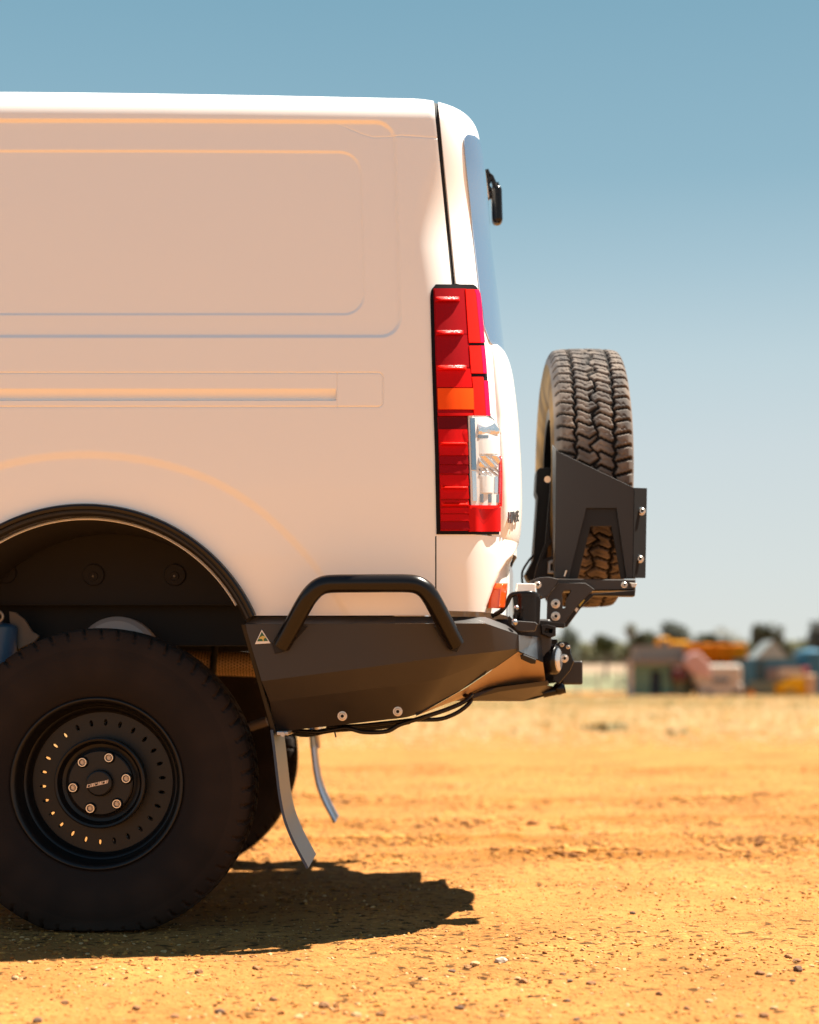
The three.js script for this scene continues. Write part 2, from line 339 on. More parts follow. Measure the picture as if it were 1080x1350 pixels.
// rear bumper corner in body colour, dished near the tail
const bumper = node('bumper_cover');
{
  const v0 = .838, v1 = vAtPy(703.5, .3), R = 240, C = 300;
  mesh('bumper_skin', gridGeo(R, C, (i, j) => {
    const v = v0 + (v1 - v0) * j / (R - 1), u0 = uAtPx(575.6, v), mM = uMid(v), k = i === 0 ? 0 : (i - 1) / (C - 2), kk = k < .5 ? Math.pow(k * 2, 1.7) / 2 : 1 - Math.pow((1 - k) * 2, 1.7) / 2, u = u0 + 2 * (mM - u0) * kk;
    const p0 = skin(u, v), n = skinN(u, v), [x, y] = pxOf(p0); let o = .004 * ss(.3, 1.2, u) + (i === 0 ? -.012 : 0);
    // swelling towards the rear with a concave scoop
    const yr = ss(v1 - .005, v1 - .05, v); o += .012 * yr * ss(.5, 1.3, u);
    const us = u > mM ? 2 * mM - u : u, edge = lin01([[705, 1.36], [718, 1.22], [728, 1.05], [740, .90], [755, .79], [775, .69], [800, .60], [815, .56]])(y);
    o -= .042 * ss(edge - .02, edge + .26, us) * ss(716, 748, y) * ss(2.3, 1.3, us);
    return [p0.addScaledVector(n, o), null];
  }), mats.paint, bumper);
  mesh('reflector', onSkin((y) => lin([[768, 661], [776, 657.5], [802, 655]])(y), (y) => lin([[768, 668], [780, 667], [802, 664]])(y), 769, 802, .004, 6, 16, .03), mat([.85, .10, .01], .2, { clearcoat: 1, clearcoatRoughness: .05 }), bumper);
}
// tail light
const lamp = node('tail_light');
{
  const L = lin01([[376, 574], [382, 568.5], [392, 567.2], [480, 569.5], [600, 573.5], [704, 575.5]]), R = (y) => lin01([[375, 622], [379, 628], [390, 631.5], [480, 640], [548, 644.5], [553, 650], [575, 656], [620, 657.5], [704, 657]])(y);
  mesh('lamp_housing', creased(onSkin(L, R, 375.5, 704.5, .0035, 30, 130, .02)), mat([.006, .003, .003], .5, { specularIntensity: .25 }), lamp);
  const red = (r, g = 0, b = 0) => mat([r, g, b], .35, { specularIntensity: .22 });
  const darkRed = red(.30, .0015, .004), midRed = red(.56, .003, .002), hotRed = red(.84, .010, .003), pinkRed = red(.95, .004, .075), amber = red(.92, .085, .002), deep = red(.13, .001, .002);
  const seg = (name, xl, xr, y0, y1, off, m, nx = 10, ny = 10) => mesh(name, creased(onSkin(xl, xr, y0, y1, off, nx, ny, .009)), m, lamp);
  const xl = lin01([[380, 571.5], [480, 574.5], [600, 579], [700, 581]]), xm = lin01([[384, 611], [480, 617.5], [512, 620.5], [550, 622]]), xr2 = (y) => R(y) - 1.2;
  const ledge = (t0) => (s, t) => .007 + .004 * ss(t0 - .06, t0, t) * ss(t0 + .05, t0 + .02, t);
  seg('dark_red_lens', (y) => xl(y) + 1, xm, 382.5, 441, .0060, darkRed, 12, 24); seg('dark_red_lens', (y) => xl(y) + 1, xm, 442, 485, .0060, darkRed, 12, 20);
  seg('red_lens', (y) => xl(y) - .5, (y) => xm(y) + 1, 381, 549.5, .0048, red(.30, .002, .003), 10, 40); seg('red_lens', (y) => xl(y) - .5, (y) => lin01([[545, 614], [704, 617]])(y), 550.5, 700, .0048, red(.42, .003, .002), 10, 40);
  // upper ledges of the inner reflector
  for (const [y, x0, x1, m] of [[397, 573, 604, midRed], [441, 574, 609, midRed], [487, 575, 613, hotRed]]) seg('lens_rib', x0, x1, y - 4.5, y + 1.8, (s, t) => .0065 + .011 * ss(0, .75, 1 - t) * ss(0, .12, s) * ss(1, .88, s), m, 12, 8);
  seg('red_lens', xl, xm, 487, 511.5, .0072, midRed, 12, 10);
  seg('amber_lens', (y) => xl(y) + .4, (y) => xm(y) + 1, 513, 540.5, .0085, amber, 12, 10);
  seg('red_lens', xl, (y) => xm(y) - 1, 545.5, 549, .010, midRed, 12, 4);
  seg('bright_red_lens', xm, (y) => xr2(y) - 6, 382.5, 452.5, .0085, hotRed, 10, 20); seg('pink_red_lens', (y) => xr2(y) - 5.6, xr2, 383, 452.5, .0085, pinkRed, 5, 20);
  seg('bright_red_lens', (y) => xm(y) + .2, (y) => xr2(y) - 6, 457, 493, .0085, hotRed, 8, 14); seg('pink_red_lens', (y) => xr2(y) - 5.6, (y) => xr2(y) - .8, 457, 493, .0085, pinkRed, 5, 14);
  seg('bright_red_lens', (y) => xm(y) + .6, (y) => xr2(y) - 6, 498, 548.5, .0085, hotRed, 8, 14); seg('pink_red_lens', (y) => xr2(y) - 5.6, xr2, 503, 548.5, .0085, pinkRed, 5, 14);
  const xc = lin01([[545, 614.5], [704, 617.5]]);
  seg('dark_red_lens', xl, xc, 551, 566, .0055, deep, 10, 8);
  for (const [a, b, m] of [[567, 584, midRed], [586.5, 601, midRed], [602, 613, darkRed], [614, 625, darkRed], [627, 641, midRed], [644.5, 658, midRed], [660, 668, midRed], [669.5, 677, midRed], [678.5, 687, midRed], [688.5, 698.5, darkRed]])
    seg('red_lens', xl, (y) => xc(y) - .8, a, b, (s, t) => .0075 + .003 * (1 - t), m, 10, 8);
  for (const y of [585.5, 643, 665]) seg('lens_rib', (y) => xl(y) + 1, (y) => xc(y) - 1.5, y - 2, y + 1.6, (s, t) => .009 + .010 * ss(0, .8, 1 - t) * ss(0, .1, s) * ss(1, .9, s), hotRed, 10, 8);
  seg('bright_red_lens', (y) => xc(y) - 1, xr2, 669.5, 701, (s, t) => .0085 + .004 * Math.sin(s * 9), midRed, 14, 14);
  seg('bright_red_lens', (y) => xc(y) - .5, (y) => xr2(y) - 3, 666.5, 671, .011, hotRed, 14, 4);
  // clear section: white moulded frame, chrome bowls behind a clear pane
  const cl = (y) => lin01([[548, 615.5], [667, 619.2]])(y), cr = (y) => lin01([[548, 634], [553, 646], [560, 652], [570, 655.2], [600, 656.4], [667, 655]])(y);
  const chrome = mat([.78, .78, .79], .22, { metalness: .9 }), white = mat([.76, .75, .74], .3), grey = mat([.30, .31, .33], .25, { metalness: .7 }), blue = mat([.20, .28, .36], .12, { metalness: .6, clearcoat: 1 });
  seg('lens_frame', cl, cr, 548.6, 666.5, .0075, white, 20, 50);
  seg('chrome_strip', (y) => cl(y) + 1.6, (y) => cl(y) + 7.5, 552, 620, .0090, blue, 6, 24); seg('chrome_strip', (y) => cl(y) + 1.8, (y) => cl(y) + 7.0, 622, 661, .0090, chrome, 6, 14);
  const x2 = (y) => cl(y) + 11, x3 = (y) => cr(y) - 2;
  seg('bulb_bowl', x2, x3, 556, 573, (s, t) => .006 + .008 * Math.abs(s - .45) + .003 * Math.sin(t * 5), chrome, 14, 12);
  seg('bulb_bowl', x2, (y) => cl(y) + 24, 574.5, 578.5, .0095, grey, 10, 4); seg('bulb_bowl', x2, x3, 580, 599, (s, t) => .007 + .006 * (1 - 4 * (s - .5) ** 2), white, 14, 12);
  seg('bulb_bowl', x2, x3, 602, 616, (s, t) => .006 + .007 * Math.sin(s * 6 + t * 3) ** 2, chrome, 16, 12); seg('bulb_bowl', x2, x3, 618, 627, (s, t) => .007 + .003 * Math.sin(s * 21 + t * 9), grey, 24, 8);
  seg('bulb_bowl', x2, (y) => cr(y) - 8, 628.5, 650, (s) => .007 + .006 * (1 - 4 * (s - .5) ** 2), white, 14, 12); seg('bulb_bowl', (y) => cr(y) - 7, x3, 628.5, 650, .0085, chrome, 6, 12);
  seg('bulb_bowl', x2, x3, 652, 663, (s, t) => .007 + .004 * Math.sin(s * 14), grey, 20, 8);
  seg('red_lens', (y) => cr(y) - 1.6, (y) => R(y), 602, 668, .011, midRed, 3, 16);
  mesh('clear_lens', onSkin((y) => cl(y) + .6, (y) => cr(y) - 2, 549.5, 665.5, .0165, 14, 40, .004), mats.clear, lamp);
}
// wheel arch: rubber moulding, folded body edge, liner with clips
function sweepArc(c, a0, a1, n, prof) {
  return gridGeo(prof.length, n + 1, (i, j) => { const a = a1 + (a0 - a1) * i / n, [r, z] = prof[j]; return [new V3(c.x + r * Math.cos(a), c.y + r * Math.sin(a), z)]; });
}
{
  const a0 = .418, a1 = 3.45, R = ARC_R;
  part('arch_moulding', creased(sweepArc(ARC, a0, a1, 200, [[R - .030, -.028], [R - .030, .002], [R - .024, .008], [R - .018, .009], [R - .0165, .005], [R - .0145, .005], [R - .013, .013], [R - .006, .016], [R - .001, .013], [R + .002, .004], [R + .002, -.01]]), .5), mats.rubberTrim);
  part('arch_edge', sweepArc(ARC, .52, 3.4, 160, [[R - .031, -.030], [R - .036, -.024], [R - .0375, -.026], [R - .036, -.036]]), mats.paint);
  const RL = R - .030, ZB = -.44;
  part('arch_liner', [sweepArc(ARC, .3, 3.5, 120, [[RL, ZB], [RL - .012, ZB + .06], [RL - .004, -.12], [RL, -.030]]),
    (() => { const s = new THREE.Shape(); const N = 60, y0 = HC + (HY - 797) * (CZ - ZB) / F; const dy = (y0 - ARC.y) / RL, t0 = Math.asin(dy); s.moveTo(ARC.x + RL * Math.cos(t0), y0); for (let i = 0; i <= N; i++) { const a = t0 + (PI - 2 * t0) * i / N; s.lineTo(ARC.x + RL * Math.cos(a), ARC.y + RL * Math.sin(a)); } s.closePath(); return new THREE.ShapeGeometry(s).translate(0, 0, ZB); })(),
    box(.90, .004, .010, ARC.x, HC + (HY - 797) * (CZ - ZB) / F, ZB + .005)], mats.liner);
  for (const [x, y] of [[8, 757], [124, 760], [231, 760]]) {
    const p = at(x, y, ZB), c = mesh('liner_clip', [rod(new V3(p.x, p.y + .004, p.z - .004), new V3(p.x, p.y + .004, p.z + .010), .033, .029, 28), rod(new V3(p.x, p.y, p.z + .008), new V3(p.x, p.y, p.z + .014), .014, .012)], mats.liner, van); c.position.sub(VAN);
    mesh('clip_head', [new THREE.SphereGeometry(.0036, 10, 8).translate(p.x, p.y, p.z + .015)], mats.bolt, c);
  }
  // chassis beyond the well
  part('chassis_rail', [box(3.9, .13, .06, -2.1, .825, -.53), box(3.9, .13, .06, -2.1, .825, -1.42), box(.06, .12, .9, .02, .76, -.975), box(.06, .12, .9, -1.35, .76, -.975), box(4.1, .03, .90, -2.1, .86, -.975)], mats.chassis);
  part('axle_tube', [rod(new V3(ARC.x + .015, .39, -.3), new V3(ARC.x + .015, .39, -1.65), .045), new THREE.SphereGeometry(.16, 24, 16).translate(ARC.x, .40, -.975)], mats.chassis);
  const q = at(155, 868, -.40);
  part('bump_stop', creased(lathe([[0, .03], [.05, .03], [.105, .022], [.118, .005], [.118, -.05], [.0, -.05]], 48).translate(q.x, q.y, q.z), .5), mat([.42, .40, .41], .6));
  // blue damper with eye and bracket
  const e = at(-2, 813, -.36), d0 = at(-14, 826, -.37), d1 = at(0, 1000, -.37);
  const sh = node('shock_absorber');
  mesh('damper_body', [rod(at(2, 828, -.37), at(-6, 1010, -.37), .045, .045, 28), new THREE.SphereGeometry(.045, 24, 12).scale(1, .35, 1).translate(at(2, 828, -.37).x, at(2, 828, -.37).y, -.37)], mat([.03, .10, .22], .4), sh);
  mesh('damper_eye', new THREE.TorusGeometry(.0145, .0045, 10, 24).translate(e.x, e.y, e.z + .01), mat([.55, .48, .40], .45, { metalness: .6 }), sh);
  mesh('damper_bracket', plate([[12, 806, -.39], [20, 807, -.39], [33, 817, -.39], [42, 832, -.39], [52, 838, -.39], [46, 846, -.39], [24, 856, -.39], [20, 835, -.39], [13, 820, -.39]], [0, 0, -.012]), mat([.20, .16, .13], .7), sh);
  // perforated silencer shield seen past the tyre
  const perf = noiseTex(128, (u, v) => { const r = (Math.floor(v * 8) % 2) * .5, a = ((u * 8 + r) % 1) - .5, b = ((v * 8) % 1) - .5, k = a * a + b * b < .10 ? .12 : 1; return [k, k, k]; }, true);
  perf.repeat.set(3, 4.5);
  const mf = node('silencer'), m0 = at(210, 872, -1.12), m1 = at(352, 877, -1.12);
  mesh('perforated_shield', [rod(m0, m1, .038, .040, 40)], mat([.85, .55, .26], .5, { metalness: .3, map: perf }), mf);  // golden glow of the lit ground put into the shield colour
  mesh('hanger_strap', [rod(at(284, 850, -1.08), at(279, 900, -1.08), .011)], mats.dark, mf);
  part('cross_tube', rod(at(318, 962, -.9), at(352, 951, -.9), .014), mat([.16, .12, .09], .6));
}

// ------------------------------------------------------------------ wheels
const TR = .412;
function tyreGeo(flat, dustAndBounce, gs = 1) {
  const N = flat ? 56 : 62, A = N * 14, prof = new THREE.CatmullRomCurve3([[-.088, .218], [-.100, .224], [-.112, .240], [-.1235, .275], [-.1275, .312], [-.1245, .350], [-.1175, .380], [-.108, .3985], [-.096, .4065], [-.06, .4108], [0, .4122], [.06, .4108], [.096, .4065], [.108, .3985], [.1175, .380], [.1245, .350], [.1275, .312], [.1235, .275], [.112, .240], [.100, .224], [.088, .218]].map(([w, r]) => new V3(w, r, 0)), false, 'catmullrom', .5);
  const raw = prof.getPoints(900), pts = []; let acc = 1;
  for (let i = 0; i < raw.length; i++) { const s = raw[i].y > .352 ? .0029 : .008; if (i) acc += raw[i].distanceTo(raw[i - 1]); if (acc >= s || i === raw.length - 1) { pts.push(raw[i]); acc = 0; } }
  const nrm = pts.map((p, i) => { const a = pts[Math.max(0, i - 1)], b = pts[Math.min(pts.length - 1, i + 1)], d = b.clone().sub(a).normalize(); return [-d.y, d.x]; });
  const tri = (x) => { x -= Math.floor(x); return x < .5 ? 4 * x - 1 : 3 - 4 * x; };
  const line = (d, w) => 1 - ss(w * gs * .55, w * gs, Math.abs(d)), fr = (x) => x - Math.floor(x + .5);
  const depth = (t, w, r) => {
    const a = Math.abs(w), side = w < 0 ? .5 : 0; let g = 0;
    const k = Math.floor(t + side); const jit = .10 * Math.sin(k * 2.4);
    const edge = .060 + .0050 * tri(t + side + .15);                          // zigzag ring groove
    g = Math.max(g, line(a - edge, .0046));
    if (a > edge) {                                                             // shoulder lugs
      const q = fr(t + side + .25 * (a - .06) / .04), w2 = r < .4 ? .12 : .10;
      g = Math.max(g, line(q * .046, w2 * .046) * ss(.380, .386, r));
      if (r > .405) g = Math.max(g, .38 * line(fr(t + side + .5 + .1 * tri(a * 60)) * .046, .0024) * ss(.066, .072, a) * ss(.1, .092, a));
    } else {                                                                    // interlocking centre blocks
      const mid = .013 * tri(t * .5 + .1) + .004 * Math.sin(t * 5);
      g = Math.max(g, line(w - mid, .0042));
      const q = (w > mid ? t + .5 : t) + 3.2 * w + .24 * tri(w * 15 + .25);
      g = Math.max(g, line(fr(q) * .042, .0044));
      g = Math.max(g, .30 * line(fr(q + .5) * .042 + .004 * tri(w * 40), .0017) * ss(.006, .014, Math.abs(w - mid)) * ss(0, .010, edge - a));
    }
    return g;
  };
  const g = gridGeo(A + 1, pts.length, (i, j) => {
    const p = pts[i], [nx, ny] = nrm[i], th = (j % A) / A * 2 * PI, t = (j % A) / A * N, w = p.x, r = p.y;
    let d = r > .358 ? -.0095 * depth(t, w, r) * ss(.358, .364, r) * (flat ? .55 + .45 * ss(.392, .402, r) : 1) : 0;
    if (r < .345) d += .0012 * line(r - .338, .004) + .0014 * line(r - .250, .004) + .0010 * line(r - .300, .003);
    const R = r + ny * d, W = w + nx * d;
    let x = R * Math.cos(th), y = R * Math.sin(th), z = W;
    if (flat && y < -flat + .02) { const o = -flat - y; y = o > 0 ? -flat - .12 * o : y; z *= 1 + .10 * Math.max(0, (o + .02) / .05); }
    return [new V3(x, y, z), null, th * .4, w * 2];
  });
  const nr = g.attributes.normal, C = pts.length;   // weld the seam normals
  for (let i = 0; i < C; i++) { const a = i, b = A * C + i, n = new V3(nr.getX(a) + nr.getX(b), nr.getY(a) + nr.getY(b), nr.getZ(a) + nr.getZ(b)).normalize(); nr.setXYZ(a, n.x, n.y, n.z); nr.setXYZ(b, n.x, n.y, n.z); }
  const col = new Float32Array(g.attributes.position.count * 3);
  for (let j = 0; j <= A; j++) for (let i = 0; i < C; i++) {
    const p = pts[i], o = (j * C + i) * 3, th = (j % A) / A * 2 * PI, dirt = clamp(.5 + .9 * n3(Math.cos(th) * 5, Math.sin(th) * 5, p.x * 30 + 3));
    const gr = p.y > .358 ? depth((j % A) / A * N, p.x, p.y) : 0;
    const f = dustAndBounce(p, dirt, gr); col.set(f, o);
  }
  g.setAttribute('color', new THREE.BufferAttribute(col, 3));
  return g;
}
const mixc = (a, b, t) => a.map((x, k) => x + (b[k] - x) * t);
const rubber = mat([1, 1, 1], .85, { vertexColors: true, specularIntensity: .55 });
const RUB = [.008, .0055, .005], DUST = [.085, .050, .032];
const roadTyre = tyreGeo(.383, (p, d, g) => mixc(RUB, DUST, p.y > .358 ? .10 + .12 * d + .1 * g : .05 + .12 * d * ss(.25, .30, p.y)));
const spareTyre = tyreGeo(0, (p, d, g) => p.x < -.100 && p.y < .362 ? mixc([.075, .042, .014], [.20, .115, .035], d) : g > .4 ? [.005, .0035, .003] : mixc([.075, .063, .058], [.25, .19, .15], d * .6), 1.35);  // van-side sidewall: dust plus painted golden ground bounce; grooves coloured darker
function rimParts(parent) {
  mesh('rim_lip', lathe([[.190, -.11], [.196, -.02], [.203, .055], [.209, .088], [.215, .104], [.2215, .1105], [.2275, .110], [.2290, .100], [.226, .09]]), mats.rim, parent);
  mesh('rim_barrel', lathe([[.186, .012], [.187, .020], [.191, .040], [.197, .052], [.203, .055]]), mats.rim, parent);
  const s = new THREE.Shape(); s.absarc(0, 0, .189, 0, 2 * PI);
  for (let k = 0; k < 26; k++) { const a = (k + .3) / 26 * 2 * PI, h = new THREE.Path(); h.absellipse(.160 * Math.cos(a), .160 * Math.sin(a), .0090, .0048, 0, 2 * PI, false, a); s.holes.push(h); }
  const hub = new THREE.Path(); hub.absarc(0, 0, .118, 0, 2 * PI); s.holes.push(hub);
  const disc = new THREE.ExtrudeGeometry(s, { depth: .007, bevelEnabled: true, bevelSize: .0015, bevelThickness: .0015, bevelSegments: 1, curveSegments: 40 }); disc.translate(0, 0, .012);
  mesh('slotted_disc', disc, mats.rim, parent);
  mesh('rim_centre', creased(lathe([[.119, .010], [.1215, .062], [.1205, .069], [.117, .071], [.112, .069], [.108, .056], [.103, .046], [.094, .043], [.088, .046], [.0865, .056], [.083, .0585], [0, .0585]]), .5), mats.rim, parent);
  for (let k = 0; k < 6; k++) {
    const a = .17 + k * PI / 3, n = new THREE.Group(); n.name = numbered('wheel_nut'); n.position.set(.0715 * Math.cos(a), .0715 * Math.sin(a), .0585); parent.add(n);
    mesh('nut_collar', lathe([[.0155, -.004], [.0155, .002], [.0130, .0045]], 24), mats.rim, n);
    mesh('nut_ring', creased(lathe([[.0125, 0], [.0125, .010], [.0112, .012], [.0092, .012], [.0080, .0098]], 28), .4), mat([.80, .74, .66], .3, { metalness: 1 }), n);
    mesh('nut_core', creased(lathe([[.0080, .0098], [.0072, .0058], [.0046, .0056], [.0044, .0095], [0, .0095]], 6), .3), mat([.42, .36, .31], .35, { metalness: 1 }), n);
  }
  const cap = mesh('centre_cap', creased(lathe([[.0350, .058], [.0350, .074], [.0335, .078], [.030, .0800], [0, .0805]], 48), .5), mats.rim, parent);
  const bars = [];   // the worn, slanted word mark: only strokes can be made out
  const strokes = [[-.030, 0], [-.0255, 1], [-.0205, 0], [-.0155, 2], [-.0105, 0], [-.0055, 1], [-.0005, 0], [.0045, 2], [.0095, 0], [.0145, 1], [.0195, 2], [.0245, 0]];
  strokes.forEach(([x, k]) => { const g = box(k === 0 ? .0024 : .0045, k === 1 ? .0022 : .0075, .0012, x, k === 1 ? .002 : 0, .0812); if (k === 2) g.translate(0, -.0002, 0); bars.push(g); });
  bars.push(box(.056, .0012, .0011, -.003, -.0042, .0811));
  const word = join(bars), pp = word.attributes.position; for (let i = 0; i < pp.count; i++) pp.setX(i, pp.getX(i) + pp.getY(i) * .45); word.rotateZ(.22);
  const wm = mesh('word_mark', word, mat([.62, .52, .46], .35, { metalness: .8 }), cap);
}
const wheelZ = -.1745, hubY = .386, hubX = ARC.x + .018;
function makeWheel() {
  const w = new THREE.Group(); w.name = numbered('wheel'); van.add(w);
  mesh('tyre', roadTyre, rubber, w); rimParts(w);
  mesh('brake_drum', creased(lathe([[.05, -.012], [.150, -.014], [.159, -.022], [.159, -.15], [.05, -.15]]), .5), mats.chassis, w);
  return w;
}
const wheel = makeWheel(); wheel.position.set(hubX, hubY, wheelZ).sub(VAN);
const place = (w, x, z, turn) => { const c = w.clone(); c.name = numbered('wheel'); van.add(c); c.position.set(x, hubY, z).sub(VAN); c.rotation.y = turn; };
place(wheel, hubX, -1.95 - wheelZ, PI); place(wheel, hubX - 3.0, wheelZ, 0); place(wheel, hubX - 3.0, -1.95 - wheelZ, PI);

// mud flaps, near and far
{
  const near = new THREE.CatmullRomCurve3([[360, 962], [363, 985], [367, 1020], [371, 1052], [377, 1080], [388, 1108], [407, 1144]].map(([x, y]) => at(x, y, -.035)));
  const far = (z0, z1, dy) => {
    const front = near.getPoints(40), T = .007, g = [], loop = (z) => front.map((p) => new V3(p.x, p.y + dy, z));
    const shift = (l) => l.map((p, i) => { const q = l[Math.min(l.length - 1, i + 1)], o = l[Math.max(0, i - 1)], d = q.clone().sub(o).normalize(); return new V3(p.x - T * -d.y, p.y - T * d.x, p.z); });
    const a = loop(z0), b = loop(z1), c = shift(loop(z0)), d = shift(loop(z1));
    g.push(strip(a, b), strip(c, d), strip(a, c), strip(b, d), strip([a.at(-1), b.at(-1)], [c.at(-1), d.at(-1)]));
    return creased(join(g), .5);
  };
  part('mud_flap', far(-.035, -.385, 0), mats.flap); part('mud_flap', far(-1.60, -1.90, -.01), mats.flap);
  const b = at(366, 969, -.03);
  part('flap_bracket', [box(.030, .012, .30, b.x + .012, b.y + .004, -.185, .003), rod(new V3(b.x + .014, b.y + .002, -.02), new V3(b.x + .014, b.y + .002, -.06), .006)], mats.steel); part('flap_bracket', [box(.02, .05, .28, at(416, 962, -1.6).x, at(416, 962, -1.6).y, -1.75, .003), rod(at(416, 950, -1.2), at(420, 984, -1.58), .008)], mats.steel);
}
// ------------------------------------------------------------------ black steel rear bar
const bar = node('steel_rear_bar');
{
  const U = (z) => z;
  const st_ = [[[323, 823, .016], [345, 898, .014], [356, 925, -.030], [363, 965, -.115]], [[450, 822.5, .016], [470, 882, .012], [468, 911, -.032], [460, 954.5, -.125]], [[575, 822, .012], [590, 865.5, -.002], [575, 897, -.050], [545, 945, -.140]], [[640, 822, -.035], [645, 860, -.055], [632, 876, -.085], [612, 908, -.155]], [[683, 837, -.12], [683, 855, -.12], [683, 857, -.124], [683, 859, -.128]]];
  const along = (r) => { const p = st_.map((q) => at(...q[r])), o = []; for (let k = 0; k < 4; k++) for (let t = 0; t < 16; t++) o.push(p[k].clone().lerp(p[k + 1], t / 16)); o.push(p[4]);
    return o.map((q, i) => i < 30 || i > 60 ? q : o[i - 3].clone().add(o[i - 2]).add(o[i - 1]).add(q).add(o[i + 1]).add(o[i + 2]).add(o[i + 3] ?? o[i + 2]).multiplyScalar(1 / 7)); };
  const lines = [0, 1, 2, 3].map(along), bend = (l0, l1, t) => l0.map((p, i) => p.clone().lerp(l1[i], t));
  const face = (a, b) => { const R = [0, .03, .25, .5, .75, .97, 1].map((t) => bend(a, b, t)); return gridGeo(7, a.length, (i, j) => [R[j][i]]); };
  mesh('side_wing', join([face(lines[0], lines[1]), face(lines[1], lines[2]), face(lines[2], lines[3]), strip(lines[3], lines[3].map((p) => p.clone().add(new V3(0, .012, -.02))))]), mats.satin, bar);
  const lipF = [[323, 822.8, .016], [450, 822.3, .016], [575, 821.8, .012], [640, 821.8, -.035], [683, 836.6, -.12]].map((q) => at(...q)), lipB = [[338, 813.2, -.036], [455, 812.8, -.036], [575, 812.6, -.036], [640, 813.5, -.075], [676, 827, -.15]].map((q) => at(...q));
  mesh('top_lip', strip(lipB, lipF), mats.satin, bar);
  mesh('edge_flange', [plate([[318, 824, .018], [323.5, 823, .018], [364, 965, -.05], [358.5, 966, -.05]], [0, 0, -.045], .0015)], mats.black, bar);
  mesh('inner_wing', [plate([[330, 830, -.17], [640, 828, -.17], [640, 880, -.19], [560, 925, -.18], [372, 950, -.17]], [0, 0, -.02], .001)], mats.dark, bar);
  // underside plates sweeping up behind the wing
  mesh('under_plate', (() => { const A = [[545.5, 945.3, -.142], [578, 928, -.150], [612, 908.5, -.158], [648, 884, -.142], [683, 859.5, -.130], [716, 873.5, -.20]].map((q) => at(...q)), B = [[592, 926.5, -.26], [603, 923, -.29], [622, 917, -.33], [642, 911.5, -.36], [690, 905.5, -.40], [720, 902.5, -.42]].map((q) => at(...q)); return gridGeo(9, 41, (i, j) => { const t = i / 40 * 5, k = Math.min(4, Math.floor(t)), f = t - k; return [A[k].clone().lerp(A[k + 1], f).lerp(B[k].clone().lerp(B[k + 1], f), j / 8)]; }); })(), mat([.34, .22, .13], .42), bar);  // black plate tinted tan to carry light bounced off the ground
  for (const s of [[[612, 907, -.150], [640, 889, -.138], [642, 884, -.132], [638, 884.5, -.132], [612, 901, -.146]], [[549, 944, -.137], [607, 911, -.152], [608, 907, -.15], [548, 940.5, -.135]], [[686, 865, -.14], [690, 863, -.14], [707, 870, -.18], [706, 875, -.19], [700, 875, -.18], [687, 869, -.15]]]) mesh('plate_slot', plate(s, [0, .002, -.004], .001), mats.dark, bar);
  mesh('corner_plate', plate([[683.5, 837, -.119], [718, 841, -.36], [719, 874, -.34], [684, 858.6, -.12]], [-.01, 0, -.005], .001), mat([.035, .042, .052], .30, { clearcoat: .4, clearcoatRoughness: .2 }), bar);
  mesh('under_beam', creased(join([plate([[600, 924, -.30], [640, 911.5, -.31], [716, 902.5, -.34], [737, 906, -.50], [738, 912, -.55], [706, 921.5, -.45], [690, 924.5, -.42]], [0, 0, -.9], .003), plate([[612, 918, -.27], [655, 906, -.28], [722, 897, -.33], [724, 903, -.34], [660, 912, -.29], [625, 921, -.27]], [0, 0, -.02], .002)]), .4), mats.satin, bar);
  mesh('end_block', [plate([[700, 840, -.66], [735, 843, -.66], [734, 900, -.66], [700, 905, -.66]], [0, 0, -.3], .003)], mats.dark, bar);
  mesh('cross_beam', [box(.16, .13, 1.3, at(690, 845, -.6).x - .02, at(690, 850, -.6).y, -.975, .01)], mats.satin, bar);
  mesh('far_wing', [box(.50, .22, .03, -.13, .70, -1.93, .006)], mats.satin, bar);
  // hoop with flared, cut feet
  const hp = [[371, 851, .022], [384, 828, .042], [398, 802, .066], [408, 786, .080], [419, 775, .086], [434, 770, .088], [480, 769.2, .088], [530, 769, .088], [548, 770.5, .088], [560, 777, .085], [569, 789, .078], [580, 809, .058], [592, 832, .034], [601, 849, .016]].map((q) => at(...q));
  mesh('hoop', [tube(hp, .0232, 140, .4)], mats.gloss, bar);
  for (const [a, b] of [[[371, 851, .017], [404, 822, .017]], [[601, 849, .012], [572, 822, .016]]]) mesh('hoop_foot', creased(plate([[a[0] - (a[0] < 500 ? 13 : -9), a[1] - 3, a[2]], [a[0] - (a[0] < 500 ? 8 : -2), a[1] + 11, a[2]], [a[0] + (a[0] < 500 ? 4 : -8), a[1] + 8, a[2]], [b[0] + (a[0] < 500 ? 2 : 0), b[1] + 4, b[2]], [b[0] - (a[0] < 500 ? 14 : -12), b[1], b[2]]], [0, 0, -.006], .002)), mats.black, bar);
  for (const [x, y] of [[451.5, 944], [524.5, 938]]) { const p = at(x, y, -.058), b = new THREE.Group(); b.name = numbered('bolt'); b.position.copy(p); bar.add(b); mesh('washer', creased(lathe([[.0125, 0], [.0125, .003], [.0075, .0035]], 28), .3), mats.bolt, b); mesh('bolt_head', creased(lathe([[.0088, .003], [.0088, .008], [.0075, .0095], [.0044, .0095]], 24), .3), mats.bolt, b); mesh('bolt_socket', creased(lathe([[.0044, .0095], [.0042, .005], [0, .005]], 6), .3), mats.dark, b); }
  // maker's-country sticker: white-edged green triangle with a gold leaping animal
  const st = mesh('sticker', plate([[345.2, 830], [356.8, 848.0], [336.2, 849.2]].map((q) => [...q, .0185]), [0, 0, -.0015], .0003), mat([.82, .78, .72], .5), bar);
  mesh('sticker_field', plate([[345.2, 832.8], [353.6, 845.2], [339.0, 845.6]].map((q) => [...q, .0192]), [0, 0, -.0005], .0001), mat([.03, .12, .055], .5), st);
